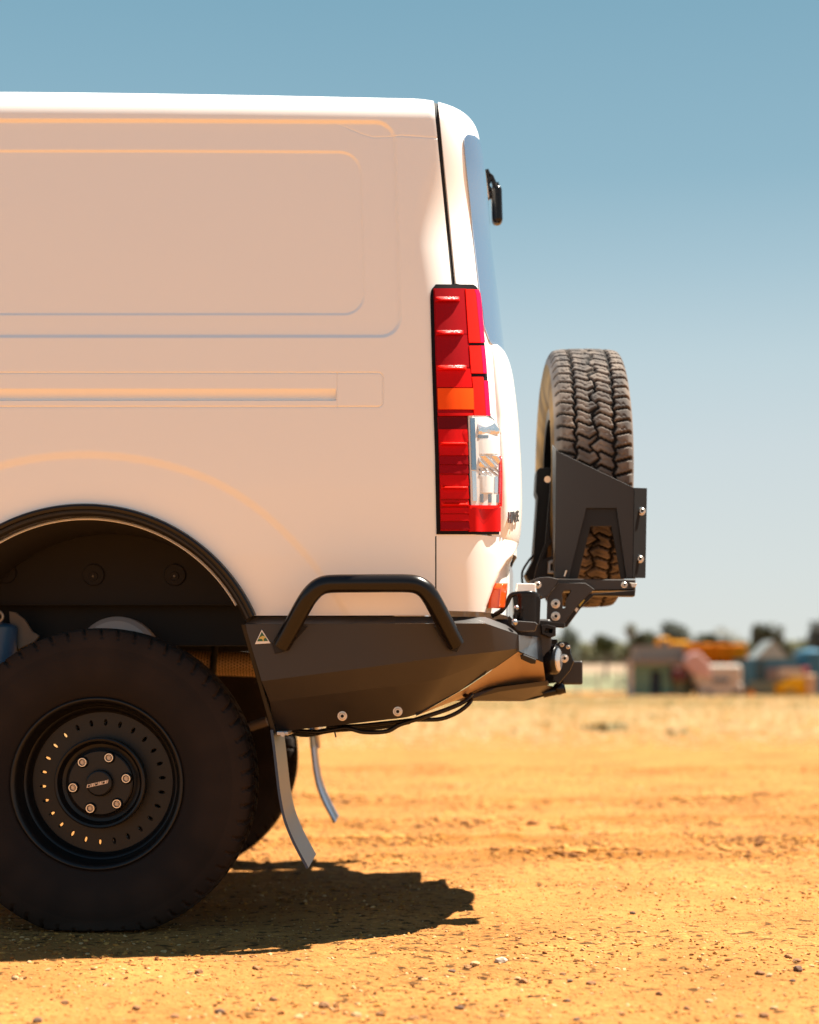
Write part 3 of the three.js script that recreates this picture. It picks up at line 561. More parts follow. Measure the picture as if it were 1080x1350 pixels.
  mesh('sticker_emblem', [plate([[340.6, 842.6], [343.4, 839.6], [346.6, 838.2], [349.4, 838.9], [351.8, 841.2], [349.0, 841.0], [347.6, 843.0], [348.2, 845.2], [346.6, 845.3], [345.6, 842.4], [343.0, 842.0]].map((q) => [...q, .0197]), [0, 0, -.0004], .0001)], mat([.62, .47, .12], .5), st);
}
// hoses under the bar
{
  const hose = (pts, r, n = 70) => tube(pts.map((q) => at(...q)), r, n);
  part('hose', hose([[375, 962, -.2], [420, 965, -.19], [455, 960, -.18], [480, 965, -.18], [510, 964, -.18], [528, 955, -.18], [560, 945, -.18], [590, 935, -.19], [612, 925, -.2], [622, 915, -.22]], .0062), mats.gloss);
  part('hose', hose([[430, 958, -.22], [470, 957, -.22], [520, 952, -.22], [548, 949, -.2], [580, 948, -.2], [602, 940, -.2], [617, 929, -.2], [621, 921, -.22], [612, 916, -.24]], .0058), mats.gloss);
  part('hose', hose([[370, 958, -.3], [400, 968, -.3], [440, 962, -.3], [500, 958, -.28], [540, 951, -.26]], .008), mats.dark);
  part('cable_tie', [rod(at(441, 963, -.18), at(443, 972, -.18), .002)], mats.dark);
}
// ------------------------------------------------------------------ swing-away tyre carrier
const car = node('tyre_carrier');
{
  const boltAt = (x, y, z, r = .012, dir) => { const b = new THREE.Group(); b.name = numbered('bolt'); b.position.copy(at(x, y, z)); car.add(b); mesh('washer', creased(lathe([[r * 1.05, 0], [r * 1.05, .003], [r * .7, .0035]], 24), .3), mats.bolt, b); mesh('bolt_head', creased(lathe([[r * .74, .003], [r * .74, .009], [r * .6, .0105], [r * .36, .0105]], 24), .3), mats.bolt, b); mesh('bolt_socket', creased(lathe([[r * .36, .0105], [r * .34, .006], [0, .006]], 6), .3), mats.dark, b); };
  // hinge: pin housing, clamp plates, pull arm
  const hz = -.22, h0 = at(694, 824, hz), h1 = at(694, 785, hz);
  mesh('hinge_barrel', [rod(h0, h1, .036, .036, 40), rod(at(694, 787, hz), at(694, 783.5, hz), .039, .039, 40)], mats.gloss, car);
  mesh('hinge_block', creased(join([plate([[676, 786, -.20], [684, 783, -.20], [709, 783, -.20], [713, 790, -.20], [712, 823, -.20], [678, 823, -.20]], [0, 0, -.05], .004)])), mats.gloss, car);
  mesh('hinge_base', [plate([[672, 812, -.14], [678, 818, -.14], [706, 820, -.14], [709, 823, -.14], [706, 832, -.14], [684, 833, -.14], [674, 825, -.14]], [0, 0, -.09], .004)], mats.satin, car);
  mesh('hinge_knob', [new THREE.SphereGeometry(.009, 16, 12).translate(at(678.5, 820.5, -.12).x, at(678.5, 820.5, -.12).y, -.12), new THREE.SphereGeometry(.007, 16, 12).translate(at(681.5, 801, -.15).x, at(681.5, 801, -.15).y, -.165)], mats.steel, car);
  mesh('brake_line', tube([[648, 812, -.2], [660, 806, -.2], [668, 796, -.2], [673, 786, -.2], [680, 783, -.2], [700, 782, -.2], [712, 786, -.24]].map((q) => at(...q)), .0065, 60), mats.gloss, car);
  mesh('spacer_block', [plate([[682, 769, -.34], [706, 769.5, -.34], [706, 780, -.34], [681, 780, -.34]], [0, 0, -.06], .003)], mats.paint, car);
  // latch, buffers and clutter between hinge and beam
  mesh('latch', creased(join([plate([[713, 824, -.30], [722, 823, -.30], [733, 826, -.30], [733, 838, -.30], [726, 841, -.30], [714, 836, -.30]], [0, 0, -.05], .004, [[[720, 829, -.30], [728, 830, -.30], [727, 834, -.30], [719, 833, -.30]]]), plate([[712, 818, -.32], [745, 822, -.32], [745, 827, -.32], [712, 825, -.32]], [0, 0, -.06], .002)])), mats.gloss, car);
  // beam, gusset and diagonal strut
  mesh('swing_plate', creased(plate([[694, 770.5, -.40], [700, 765, -.40], [712, 761, -.40], [724, 760.5, -.40], [737, 763.5, -.40], [735, 768, -.40], [722, 787, -.40], [713, 790, -.40], [709, 783, -.40], [707, 768, -.40]], [0, 0, -.02], .003)), mats.satin, car);
  mesh('beam', [plate([[731, 763, -.46], [838, 764, -.46], [838, 778, -.46], [731, 780, -.46]], [0, 0, -.08], .006)], mats.satin, car);
  mesh('gusset', creased(plate([[722, 788, -.43], [736, 768.5, -.43], [772, 768.5, -.43], [784, 777, -.43], [776, 784, -.43], [758, 803, -.43], [743, 824, -.43], [721, 822.5, -.43]], [0, 0, -.014], .002, [[[741, 783, -.43], [744, 779, -.43], [753, 778, -.43], [747, 790, -.43], [746, 801, -.43], [742, 802, -.43]]])), mats.satin, car);
  mesh('strut', creased(plate([[776, 783, -.44], [838, 778, -.44], [837, 786, -.44], [783, 785.5, -.44], [765, 803, -.44], [748, 826, -.44], [741, 825.5, -.44], [757, 803, -.44]], [0, 0, -.05], .003)), mats.black, car);
  mesh('strut_label', [plate([[757.5, 804, -.436], [760.5, 800.5, -.436], [763, 803, -.436], [760, 807.5, -.436]], [0, 0, -.002], .0004)], mat([.75, .72, .68], .5), car);
  mesh('strut_label', [plate([[762.5, 797, -.436], [769, 789.5, -.436], [771, 791.5, -.436], [764.5, 800, -.436]], [0, 0, -.002], .0004)], mat([.45, .36, .05], .5), car);
  boltAt(732.5, 796, -.428, .0125); boltAt(732.5, 812.5, -.428, .0125); boltAt(709, 771, -.398, .010); boltAt(823, 771, -.457, .009);
  mesh('end_stop', [plate([[830, 768, -.45], [840, 769, -.45], [838, 774, -.45], [833, 775, -.45]], [0, 0, -.03], .003)], mats.bolt, car);
  // upright mast seen end-on behind the plate
  mesh('mast', creased(join([
    plate([[708, 620, -.86], [711, 617, -.86], [724, 616.5, -.86], [733, 618, -.86], [733, 764, -.86], [697, 766, -.86], [693, 757, -.86], [703, 738, -.86], [706, 700, -.86], [709, 655, -.86], [706.5, 648, -.86]], [0, 0, -.10], .004),
    plate([[727, 622, -.70], [731, 622, -.70], [731, 764, -.70], [704, 764, -.70], [708, 745, -.70], [719, 716, -.70], [724, 660, -.70]], [0, 0, -.02], .003, [[[725.5, 690, -.70], [728, 686, -.70], [728.5, 706, -.70], [725, 712, -.70]], [[722, 722, -.70], [728, 715, -.70], [728, 733, -.70], [716, 737, -.70]]])]), .4), mats.black, car);
  mesh('mast_latch', [plate([[723, 740, -.66], [731, 737, -.66], [731, 756, -.66], [722, 756, -.66]], [0, 0, -.012], .003, [[[726, 743, -.66], [729, 743, -.66], [729, 752, -.66], [726, 752, -.66]]])], mats.steel, car);
  mesh('pull_cable', tube([[706, 731, -.8], [699, 737, -.8], [691, 749, -.8], [688.5, 756, -.8], [689, 768, -.8], [694, 771, -.8]].map((q) => at(...q)), .0035, 40), mats.black, car);
  mesh('mast_bolt', [rod(at(722, 632, -.69), at(722, 632, -.66), .010)], mats.bolt, car);
  // side plate with window, stepped inner frame and folded edges
  const z = -.505;
  mesh('side_plate', creased(plate([[733, 592.5, z], [738, 596.5, z], [836, 643, z], [834, 762, z], [826, 762, z], [813, 670, z], [773, 670, z], [750, 762, z], [731.5, 762, z]], [0, 0, -.004], .0015)), mat([.024, .023, .024], .5, { specularIntensity: .7 }), car);
  mesh('inner_plate', creased(plate([[770, 666, z - .014], [816, 666, z - .014], [838, 763, z - .014], [818.5, 763, z - .014], [806, 694, z - .014], [778.5, 694, z - .014], [762, 763, z - .014], [746, 763, z - .014]], [0, 0, -.004], .0015)), mats.black, car);
  mesh('folded_edge', creased(join([plate([[836, 643, z + .001], [853, 643.5, z - .06], [851, 762, z - .06], [834, 762, z + .001]], [-.004, 0, -.004], .0012)])), mat([.006, .005, .005], .7, { specularIntensity: .3 }), car);
  mesh('folded_edge', creased(join([plate([[728, 586, z - .05], [733.6, 592.5, z + .0006], [732, 762, z + .0006], [729.6, 762, z - .05]], [.003, 0, -.003], .0004)])), mat([.10, .10, .10], .25, { metalness: .5 }), car);
  boltAt(846, 674, z - .028, .0115); boltAt(843.5, 737, z - .028, .0115);
  mesh('plate_clip', [rod(at(744, 760, z + .004), at(747, 752, z + .004), .003)], mats.bolt, car);
  // work lamp, hitch and shackle plate at the tail
  const lz = -.36, lc = at(724.5, 870, lz);
  mesh('lamp_body', [lathe([[0, .03], [.036, .03], [.042, .02], [.042, -.03], [0, -.03]], 36).rotateY(PI / 2 * .72).scale(.9, 1, 1).translate(lc.x, lc.y, lc.z)], mats.gloss, car);
  mesh('lamp_lens', [lathe([[0, .034], [.030, .033], [.033, .030], [.034, .0295]], 36).rotateY(PI / 2 * .72).scale(.9, 1, 1).translate(lc.x, lc.y, lc.z)], mat([.5, .5, .52], .12, { metalness: .8 }), car);
  mesh('hitch_plate', creased(plate([[731, 851, -.40], [738, 846, -.40], [747, 846.5, -.40], [752, 850, -.40], [753, 862, -.40], [757, 872, -.40], [752, 884, -.40], [737, 902, -.40], [730, 897, -.40]], [0, 0, -.02], .003)), mats.gloss, car);
  boltAt(744, 868, -.398, .0115); boltAt(741, 850, -.398, .006); boltAt(749, 853, -.398, .0055);
  const s0 = at(748, 887, -.62); mesh('hitch_receiver', [box(.062, .07, .14, s0.x + .012, s0.y, -.66, .006)], mats.satin, car);
  mesh('hitch_ball', [new THREE.SphereGeometry(.018, 24, 16).translate(at(737, 908, -.45).x, at(737, 908, -.45).y, -.45), rod(at(716, 914, -.45), at(745, 908, -.45), .013)], mats.gloss, car);
}
// spare wheel on the carrier
{
  const sp = new THREE.Group(); sp.name = numbered('spare_wheel'); van.add(sp); sp.rotation.y = PI / 2; sp.position.set(.545, 1.299, -.975).sub(VAN); sp.scale.set(.985, .985, .955);
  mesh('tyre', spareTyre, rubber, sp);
  mesh('spare_rim', creased(lathe([[.190, -.11], [.196, -.02], [.203, .055], [.209, .088], [.2215, .1105], [.2290, .100], [.219, .06], [.2, .04], [.05, .04], [.05, -.06], [.18, -.08], [.215, -.10], [.225, -.11]]), .5), mats.rim, sp);
}
// rear under-mirror on the tailgate
{
  const rm = node('rear_mirror'), z = -.80;
  mesh('mirror_bracket', creased(plate([[639.5, 223.5, z], [644, 222.5, z], [646.5, 228, z], [650.5, 231, z], [655, 241, z], [654, 249, z], [651, 255, z], [646, 260.5, z], [644.5, 258, z], [642.5, 243, z]], [0, 0, -.03], .0015, [[[644, 230, z], [645.8, 229.5, z], [646.6, 232.5, z], [645, 233, z]], [[645.2, 242, z], [648.6, 236, z], [650, 247.5, z], [648, 247.5, z]], [[645.3, 251, z], [647, 250.6, z], [647.6, 253.6, z], [646, 254.2, z]]])), mats.black, rm);
  mesh('mirror_pad', plate([[637.6, 226, z], [640, 225, z], [645, 259, z], [643.4, 260, z]], [0, 0, -.05], .001), mat([.55, .45, .38], .5), rm);
  mesh('mirror_arm', rod(at(656.5, 247, z), at(650, 256, z), .003), mats.steel, rm);
  const c = at(656.5, 267, z), g = new RoundedBoxGeometry(.033, .118, .05, 5, .0150); g.rotateZ(.03); g.translate(c.x - .003, c.y - .006, z - .01);
  mesh('mirror_head', [g, rod(at(655, 241, z), at(658, 250, z), .006)], mats.gloss, rm);
}

// ------------------------------------------------------------------ ground
const TRACKS = [[-5.1, .034, .34], [-3.6, .026, .22], [-2.4, .032, .20], [-1.75, .024, .14], [-8.2, .03, .4]];
const trackAt = (x, z) => { let c = 0; for (const [z0, a, w] of TRACKS) { const zz = z - z0 - .22 * Math.sin(x * .31 + z0) - .10 * n3(x * .7, z0, 5); c += Math.exp(-((zz / w / 1.2) ** 2)) * clamp(.45 + 1.1 * n3(x * .9, z * 2.4, z0) + .7 * n3(x * 6, z * 8, z0 + 9)); } return clamp(c); };
const groundH = (x, z) => {
  const d = CZ - z, near = ss(26, 7, d), r = Math.hypot(x, z - CZ);
  let h = .016 * n3(x * .9, z * .9, 1) * near + .009 * n3(x * 3.1, z * 3.1, 2) * near + .0045 * n3(x * 8, z * 10, 3) * ss(12, 4, d);
  h += .0035 * n3(x * 23, z * 27, 4) * ss(9, 4, d) + .0026 * Math.abs(n3(x * 50, z * 50, 6)) * ss(6, 3.2, d);
  // old wheel tracks running across the view, with broken edges
  for (const [z0, a, w] of TRACKS) {
    const zz = z - z0 - .22 * Math.sin(x * .31 + z0) - .10 * n3(x * .7, z0, 5), k = Math.exp(-((zz / w) ** 2));
    h += a * k * (.25 + .9 * Math.max(0, n3(x * 1.3, z * 2.2, z0)) + .8 * Math.max(0, n3(x * 7, z * 9, z0 + 3))) * ss(-.3, .6, x + 1.2 + z * -.06);
  }
  const bx = clamp(1 - ((x + .82) / 1.0) ** 2) * clamp(1 - ((z + .17) / .35) ** 2);
  h = h * (1 - .75 * bx) - .004 * bx;
  // a low rise far behind
  return h;
};
const farRise = (x, z) => { const d = CZ - z; return d < 60 ? 0 : 1.55 * ss(104, 150, d) ; };
const soil = noiseTex(1536, (u, v) => {
  const a = tileFbm(u, v, 4, 6, 1), b = tileFbm(u, v, 44, 3, 9), e = tileFbm(u, v, 110, 2, 14), k = .5 + a * .9, s = 1 - .46 * ss(.08, .24, b) + .12 * ss(-.10, -.26, b) - .20 * ss(.12, .3, e) + .08 * e;  // shade of small pits painted in as dark specks
  return [.604 * s * (.84 + .34 * k), .422 * s * (.80 + .38 * k), .236 * s * (.76 + .42 * k)];
}, true);
const soilBump = noiseTex(1024, (u, v) => { const a = tileFbm(u, v, 12, 6, 3), b = Math.abs(tileFbm(u, v, 46, 3, 8)); const k = .45 + a * .7 + b * .8; return [k, k, k]; });
soil.repeat.set(.62, .62); soilBump.repeat.set(.9, .9);
mats.soil = mat([1, 1, 1], 1, { specularIntensity: .12, vertexColors: true, map: soil, bumpMap: soilBump, bumpScale: .014 });
{
  // one sheet, fine near the camera and coarse towards the horizon
  const zs = [], xs = [];
  for (let d = .9; d < 3400;) { zs.push(CZ - d); d += d < 7 ? .012 * Math.max(.6, d / 4) : d < 14 ? .03 * d / 7 : d < 60 ? .012 * d : .05 * d; }
  for (let k = -430; k <= 430; k++) xs.push(k / 430);
  const g = gridGeo(zs.length, xs.length, (i, j) => {
    const z = zs[j], d = CZ - z, s = xs[i], half = d < 12 ? Math.max(1.15, d * .34) + .6 : d * .34 + .6 + (d - 12) * .8 * ss(12, 80, d), x = Math.sign(s) * (Math.abs(s) < .93 ? Math.abs(s) / .93 * half : half + (Math.abs(s) - .93) / .07 * (40 + d * 2));
    return [new V3(x, groundH(x, z) + farRise(x, z), z), null, x, z];
  });
  const gp = g.attributes.position, gc = new Float32Array(gp.count * 3);   // turned, damper soil along the old tracks
  for (let i = 0; i < gp.count; i++) { const x = gp.getX(i), z = gp.getZ(i), d = CZ - z, t = d < 30 ? trackAt(x, z) : 0, m = 1 + .10 * n3(x * .8, z * .5, 70) + .08 * n3(x * 3, z * 3, 71); gc.set([m * (1 - .30 * t), m * (1 - .37 * t), m * (1 - .55 * t)], i * 3); }
  g.setAttribute('color', new THREE.BufferAttribute(gc, 3));
  // flat apron behind the camera
  const back = gridGeo(2, 2, (i, j) => [new V3(i ? 300 : -300, -.02, j ? 3.5 : 300), null, i * 600, j * 300]);
  var ground = struct('ground', g, mats.soil);
  back.setAttribute('color', new THREE.BufferAttribute(new Float32Array(12).fill(1), 3)); struct('dirt_yard', back, mats.soil);
}
// loose stones: single ones that can be picked out, and gravel
const stoneGeos = [0, 1, 2, 3, 4].map((k) => { const g = new THREE.IcosahedronGeometry(1, 1), p = g.attributes.position; for (let i = 0; i < p.count; i++) { const v = new V3().fromBufferAttribute(p, i), s = 1 + .42 * n3(v.x * 1.3 + k * 9, v.y * 1.3, v.z * 1.3); p.setXYZ(i, v.x * s * 1.15, v.y * s * .62, v.z * s * .95); } g.computeVertexNormals(); return g; });
const stoneMats = [[.30, .14, .05], [.22, .10, .04], [.40, .24, .11], [.12, .065, .04], [.44, .34, .25]].map((c) => mat(c, .95));
const groundAt = (x, y) => { const d = HC * F / (y - HY), z = CZ - d; return [(x - PX) / F * d, z]; };
{
  const picked = [[834, 1200, 5, 3], [842, 1224, 3, 1], [660, 1267, 9, 4], [596, 1277, 6, 3], [617, 1272, 7, 0], [742, 1281, 5, 1], [1052, 1283, 9, 3], [1051, 1268, 7, 1], [1045, 1299, 5, 3], [1002, 1289, 7, 1], [1014, 1293, 6, 2], [1040, 1262, 6, 0], [752, 1292, 5, 3], [780, 1296, 8, 1], [869, 1308, 6, 1], [748, 1319, 5, 3], [690, 1290, 8, 0], [683, 1286, 6, 2], [626, 1270, 8, 2], [393, 1268, 5, 1], [371, 1254, 4, 3], [338, 1279, 6, 0], [262, 1280, 7, 1], [428, 1326, 9, 1], [360, 1317, 6, 1], [290, 1336, 7, 3], [230, 1342, 8, 1], [470, 1339, 8, 2], [500, 1338, 6, 1], [545, 1343, 8, 0], [606, 1331, 7, 3], [662, 1341, 6, 1], [975, 1342, 7, 0], [1008, 1343, 7, 1], [760, 1345, 6, 3], [905, 1330, 5, 1], [85, 1320, 7, 1], [140, 1297, 6, 0], [50, 1344, 8, 3], [180, 1330, 6, 1], [20, 1290, 6, 2], [935, 1322, 6, 2], [820, 1338, 6, 0], [1020, 1335, 6, 2], [555, 1290, 5, 1]];
  picked.forEach(([x, y, r, m], k) => { const [X, Z] = groundAt(x, y), s = r * .78 / F * (CZ - Z), o = new THREE.Mesh(stoneGeos[k % 5], stoneMats[m]); o.name = numbered('stone'); o.castShadow = o.receiveShadow = true; o.position.set(X, groundH(X, Z) + s * .32, Z); o.scale.set(s * rr(.9, 1.25), s * rr(.85, 1.15), s); o.rotation.y = rr(0, 6); ground.add(o); });
  const scatter = (name, n, geo, m, f, label, category) => {
    const o = new THREE.InstancedMesh(geo, m, n), M = new THREE.Matrix4(), q = new THREE.Quaternion(); o.name = name; o.castShadow = o.receiveShadow = true;
    for (let i = 0; i < n; i++) { const [p, s, e, c] = f(i); q.setFromEuler(e); M.compose(p, q, s); o.setMatrixAt(i, M); if (c) o.setColorAt(i, c); }
    o.userData = { label, category, kind: 'stuff' }; scene.add(o); return o;
  };
  const spot = () => { // even in the picture
    let x, y; do { y = 1350 + 60 - Math.pow(rnd(), .55) * 400; x = rr(-40, 1120); } while (y < 1010);
    const [X, Z] = groundAt(x, y); return [X, Z];
  };
  const palette = [[.42, .19, .045], [.30, .13, .035], [.48, .24, .07], [.20, .085, .03], [.50, .31, .15]].map((c) => new THREE.Color().setRGB(...c));
  scatter('gravel', 36000, stoneGeos[1], mat([1, 1, 1], 1, { specularIntensity: .2 }), () => {
    const [X, Z] = spot(), cl = n3(X * 1.6, Z * 1.6, 20), s = .0009 + .0036 * Math.pow(rnd(), 4.2) * (1 + cl), d = CZ - Z; const S = s * Math.max(1, d / 6);
    return [new V3(X, groundH(X, Z) + S * .3, Z), new V3(S * rr(.8, 1.5), S * rr(.6, 1.2), S * rr(.8, 1.3)), new THREE.Euler(rr(-.4, .4), rr(0, 6), rr(-.4, .4)), palette[Math.floor(rnd() * 5)]];
  }, 'loose brown gravel and grit scattered over the dirt', 'gravel');
  // clods thrown up along the tracks
  scatter('dirt_clods', 5200, stoneGeos[2], mat([1, 1, 1], 1, { specularIntensity: .2 }), () => {
    const t = [[-2.4, .25], [-3.6, .3], [-1.75, .2], [-5.1, .35], [-2.3, .12]][Math.floor(rnd() * 5)], d0 = CZ - t[0], X = rr(-.12, .27) * d0 + (t[1] === .12 ? .1 : 0), Z = t[0] + .22 * Math.sin(X * .31 + t[0]) + (rnd() + rnd() - 1) * t[1] * 1.6;
    const S = (.004 + .020 * Math.pow(rnd(), 3)) * Math.max(0, .45 + 1.2 * n3(X * 1.7, Z * 1.7, 31)) + .0008;
    return [new V3(X, groundH(X, Z) + S * .3, Z), new V3(S * rr(.8, 1.6), S * rr(.6, 1), S), new THREE.Euler(0, rr(0, 6), 0), palette[Math.floor(rnd() * 4)]];
  }, 'broken dirt clods along the wheel tracks behind the van', 'dirt clods');
  // dry grass: bent blades in tufts, from the edge of the yard to the far fence
  const blades = (n, lean) => { const pos = []; for (let k = 0; k < n; k++) { const a = rnd() * 6.28, r = .35 * Math.sqrt(rnd()), x = r * Math.cos(a), z = r * Math.sin(a), h = rr(.45, 1), l = lean * rr(.2, 1), b = rnd() * 6.28, w = .028, dx = w * Math.cos(b), dz = w * Math.sin(b), mx = x + Math.cos(a) * l * .35, mz = z + Math.sin(a) * l * .35, tx = x + Math.cos(a) * l, tz = z + Math.sin(a) * l; pos.push(x - dx, 0, z - dz, x + dx, 0, z + dz, mx, h * .6, mz, mx, h * .6, mz, x + dx, 0, z + dz, tx, h, tz); } const g = new THREE.BufferGeometry(); g.setAttribute('position', new THREE.Float32BufferAttribute(pos, 3)); g.computeVertexNormals(); return g; };
  const straw = [[.80, .64, .34], [.88, .74, .45], [.70, .52, .23], [.40, .37, .16]].map((c) => new THREE.Color().setRGB(...c));
  scatter('dry_grass', 15000, blades(26, .5), mat([1, 1, 1], 1, { side: THREE.DoubleSide, transmission: .28, thickness: 0 }), () => {
    const d = 17 + 95 * Math.pow(rnd(), 1.25), X = rr(-.30, .30) * d, Z = CZ - d, s = rr(.05, .16) * ss(14, 30, d) + .02, g = n3(X * .10, Z * .07, 40) > .04 && d > 38;
    return [new V3(X, groundH(X, Z) + farRise(X, Z) - .01, Z), new V3(s * rr(1, 2), s * rr(.7, 1.3), s * rr(1, 2)), new THREE.Euler(0, rr(0, 6), 0), straw[g ? 3 : Math.floor(rnd() * 3.2)]];
  }, 'dry straw-coloured grass covering the paddock behind the yard', 'grass');
  // low green weeds
  const weed = (px, py, s, n) => { const [X, Z] = groundAt(px, py); const l = []; for (let k = 0; k < n; k++) { const a = rnd() * 6.28, r = rnd() * 1.0, g = new THREE.PlaneGeometry(.16, .3); g.translate(0, .15, 0); g.rotateX(rr(-1, -.1)); g.rotateY(a); g.translate(Math.cos(a) * r, rr(0, .15), Math.sin(a) * r * .6); l.push(g.scale(s, s, s)); } return [join(l).translate(0, 0, 0), X, Z]; };
  for (const [px, py, s, label] of [[800, 966, .32, 'low grey-green weed clump on the dirt right of the tow hitch'], [892, 968, .16, 'tiny grey weed tuft on the dirt left of the orange cone'], [640, 956, .16, 'small dry weed below the hose loop under the rear bar'], [868, 951, .30, 'sprawling brown-green weed below the green kiosk']]) {
    const [g, X, Z] = weed(px, py, s, 60), o = mesh('weed', g, mat([.16, .145, .06], .9, { side: THREE.DoubleSide }), scene); o.position.set(X, groundH(X, Z), Z); o.userData = { label, category: 'weed' };
  }
}

// ------------------------------------------------------------------ far background, about a hundred metres off
const BD = -95.7, S = (CZ - BD) / F;          // metres per photo pixel there
const bp = (x, y, z = BD) => at(x, y, z);
function slab(x0, y0, x1, y1, depth, z = BD, r = 0) { const a = bp(x0, y1, z), b = bp(x1, y0, z); return box(b.x - a.x, b.y - a.y, depth, (a.x + b.x) / 2, (a.y + b.y) / 2, z - depth / 2, r); }
{
  const T = (label, category, name, x, group, z = BD) => { const o = thing(name, label, category, [bp(x, 921, z).x, 0, z], group); return o; };
  const add = (o, name, geo, m) => { const q = mesh(name, geo, m, o); q.position.sub(o.position); return q; };
  const wallGreen = mat([.105, .185, .13], .7), wallOlive = mat([.10, .095, .035], .75), roofGrey = mat([.20, .165, .14], .7), doorDark = mat([.025, .035, .065], .6), whiteP = mat([.46, .375, .30], .5), orange = mat([.60, .16, .002], .7, { specularIntensity: .2 }), orange2 = mat([.72, .29, .002], .7, { specularIntensity: .2 }), tealW = mat([.035, .125, .185], .65), tealR = mat([.012, .095, .16], .5), rubberB = mat([.03, .03, .03], .8), win = mat([.10, .085, .08], .15, { clearcoat: 1 }), pink = mat([.48, .28, .25], .6), maroon = mat([.075, .006, .010], .5), coneM = mat([.85, .18, .02], .5), yellow = mat([.58, .27, .002], .7, { specularIntensity: .2 }), beige = mat([.48, .30, .17], .6);
  let o = T('green kiosk with a dark doorway and grey roof beyond the paddock', 'kiosk', 'kiosk', 873);
  add(o, 'wall', [slab(834, 876, 858, 926, 3), slab(872, 876, 886, 926, 3), slab(858, 876, 872, 884, 3), slab(858, 884, 872, 926, 1, BD - 2)], wallGreen);
  add(o, 'door', slab(859, 884, 871, 918, .3, BD - .6), doorDark); add(o, 'corner_post', slab(830, 868, 834.5, 926, .4, BD + .2), mat([.5, .42, .40], .6));
  add(o, 'roof', [slab(832, 869, 908, 876, 4, BD + .4), slab(840, 851, 902, 869, 3, BD - 1.2)], roofGrey); add(o, 'side_bay', slab(887, 893, 913, 926, 2.5, BD - .2), wallOlive); add(o, 'shutter', slab(889, 897, 902, 920, .1, BD + .0), mat([.13, .135, .075], .7));
  o = T('dark maroon bin truck parked against the green kiosk', 'truck', 'small_truck', 895);
  add(o, 'body', slab(886, 881, 906, 897, 2, BD + .7, .1), maroon); add(o, 'roof_panel', slab(890, 877, 902, 881, 1.6, BD + .6), mat([.25, .08, .02], .5));
  o = T('orange tipper truck behind the white van', 'truck', 'tipper_truck', 925, undefined, BD - 6);
  add(o, 'cab', [slab(870, 840, 884, 866, 2.2, BD - 6, .2), slab(884, 845, 909, 864, 2.2, BD - 6, .2)], orange2); add(o, 'cab_window', slab(872.5, 844, 881, 853, .1, BD - 5.9), win);
  add(o, 'tipper_body', [slab(907, 849, 985, 872, 2.4, BD - 6, .15), slab(960, 866, 990, 877, 2.2, BD - 6.1, .15)], orange); for (const x of [922, 942, 962]) add(o, 'body_rib', slab(x, 849, x + 3, 872, .2, BD - 5.85), orange);
  for (const x of [888, 935, 960]) add(o, 'wheel', rod(bp(x, 912, BD - 6), bp(x, 912, BD - 6.5), .5), rubberB); add(o, 'chassis', slab(875, 872, 985, 905, 1.8, BD - 6.6), mat([.03, .025, .022], .8));
  o = T('pale pink box trailer between the kiosk and the white van', 'trailer', 'box_trailer', 912);
  add(o, 'body', (() => { const s = new THREE.Shape(); const q = [[900, 875], [908, 864], [918, 861], [932, 876], [934, 892], [912, 888]].map(([x, y]) => bp(x, y)); s.moveTo(q[0].x, q[0].y); q.slice(1).forEach((p) => s.lineTo(p.x, p.y)); return new THREE.ExtrudeGeometry(s, { depth: 1.5, bevelEnabled: true, bevelSize: .06, bevelThickness: .06, bevelSegments: 1 }).translate(0, 0, BD - .8); })(), pink);
  add(o, 'roof_hatch', slab(905, 859, 915, 866, 1, BD - .5), mat([.5, .16, .15], .6)); add(o, 'wheel', rod(bp(915, 905), bp(915, 905, BD - .3), .3), rubberB); add(o, 'drawbar', slab(912, 888, 918, 903, 1, BD - .4), mat([.3, .26, .2], .7));
  o = T('white panel van parked in front of the orange truck', 'van', 'parked_van', 950);
  add(o, 'body', [slab(915, 876, 979, 903, 2, BD + .6, .25), slab(922, 900, 980, 918, 2.05, BD + .65, .2)], whiteP); add(o, 'window', slab(940, 894, 962, 900, .1, BD + .72), win); add(o, 'bumper', slab(922, 914, 944, 920, .3, BD + .9, .05), mat([.22, .2, .19], .7));
  for (const x of [934, 970]) add(o, 'wheel', rod(bp(x, 917, BD + .75), bp(x, 917, BD + .2), .3), rubberB);
  const cones = [[958, 919, 927, 'orange traffic cone standing in front of the white panel van'], [991, 913, 922, 'small orange marker cone beside the teal shed door'], [882, 917, 925, 'orange cone at the foot of the olive kiosk bay'], [868, 918, 925, 'orange cone below the dark kiosk doorway']];
  for (const [x, y0, y1, label] of cones) { const p = bp(x, y1, BD + 3), h = (y1 - y0) * S, c = thing('traffic_cone', label, 'cone', [p.x, p.y, p.z], 'orange cones by the sheds'); mesh('cone_body', new THREE.CylinderGeometry(.05, h * .36, h, 16).translate(0, h / 2, 0), coneM, c); mesh('cone_base', box(h * .95, .05, h * .95, 0, .02, 0), coneM, c); }
  o = T('teal-grey shed with a pale gable and dark doorway under the big tree', 'shed', 'shed', 1020);
  add(o, 'wall', [slab(986, 868, 1052, 926, 5, BD - 1)], tealW); add(o, 'gable', (() => { const s = new THREE.Shape(), q = [[1000, 868], [1024, 843], [1044, 868]].map(([x, y]) => bp(x, y)); s.moveTo(q[0].x, q[0].y); s.lineTo(q[1].x, q[1].y); s.lineTo(q[2].x, q[2].y); return new THREE.ExtrudeGeometry(s, { depth: 3, bevelEnabled: false }).translate(0, 0, BD - 3.9); })(), mat([.26, .28, .27], .6));
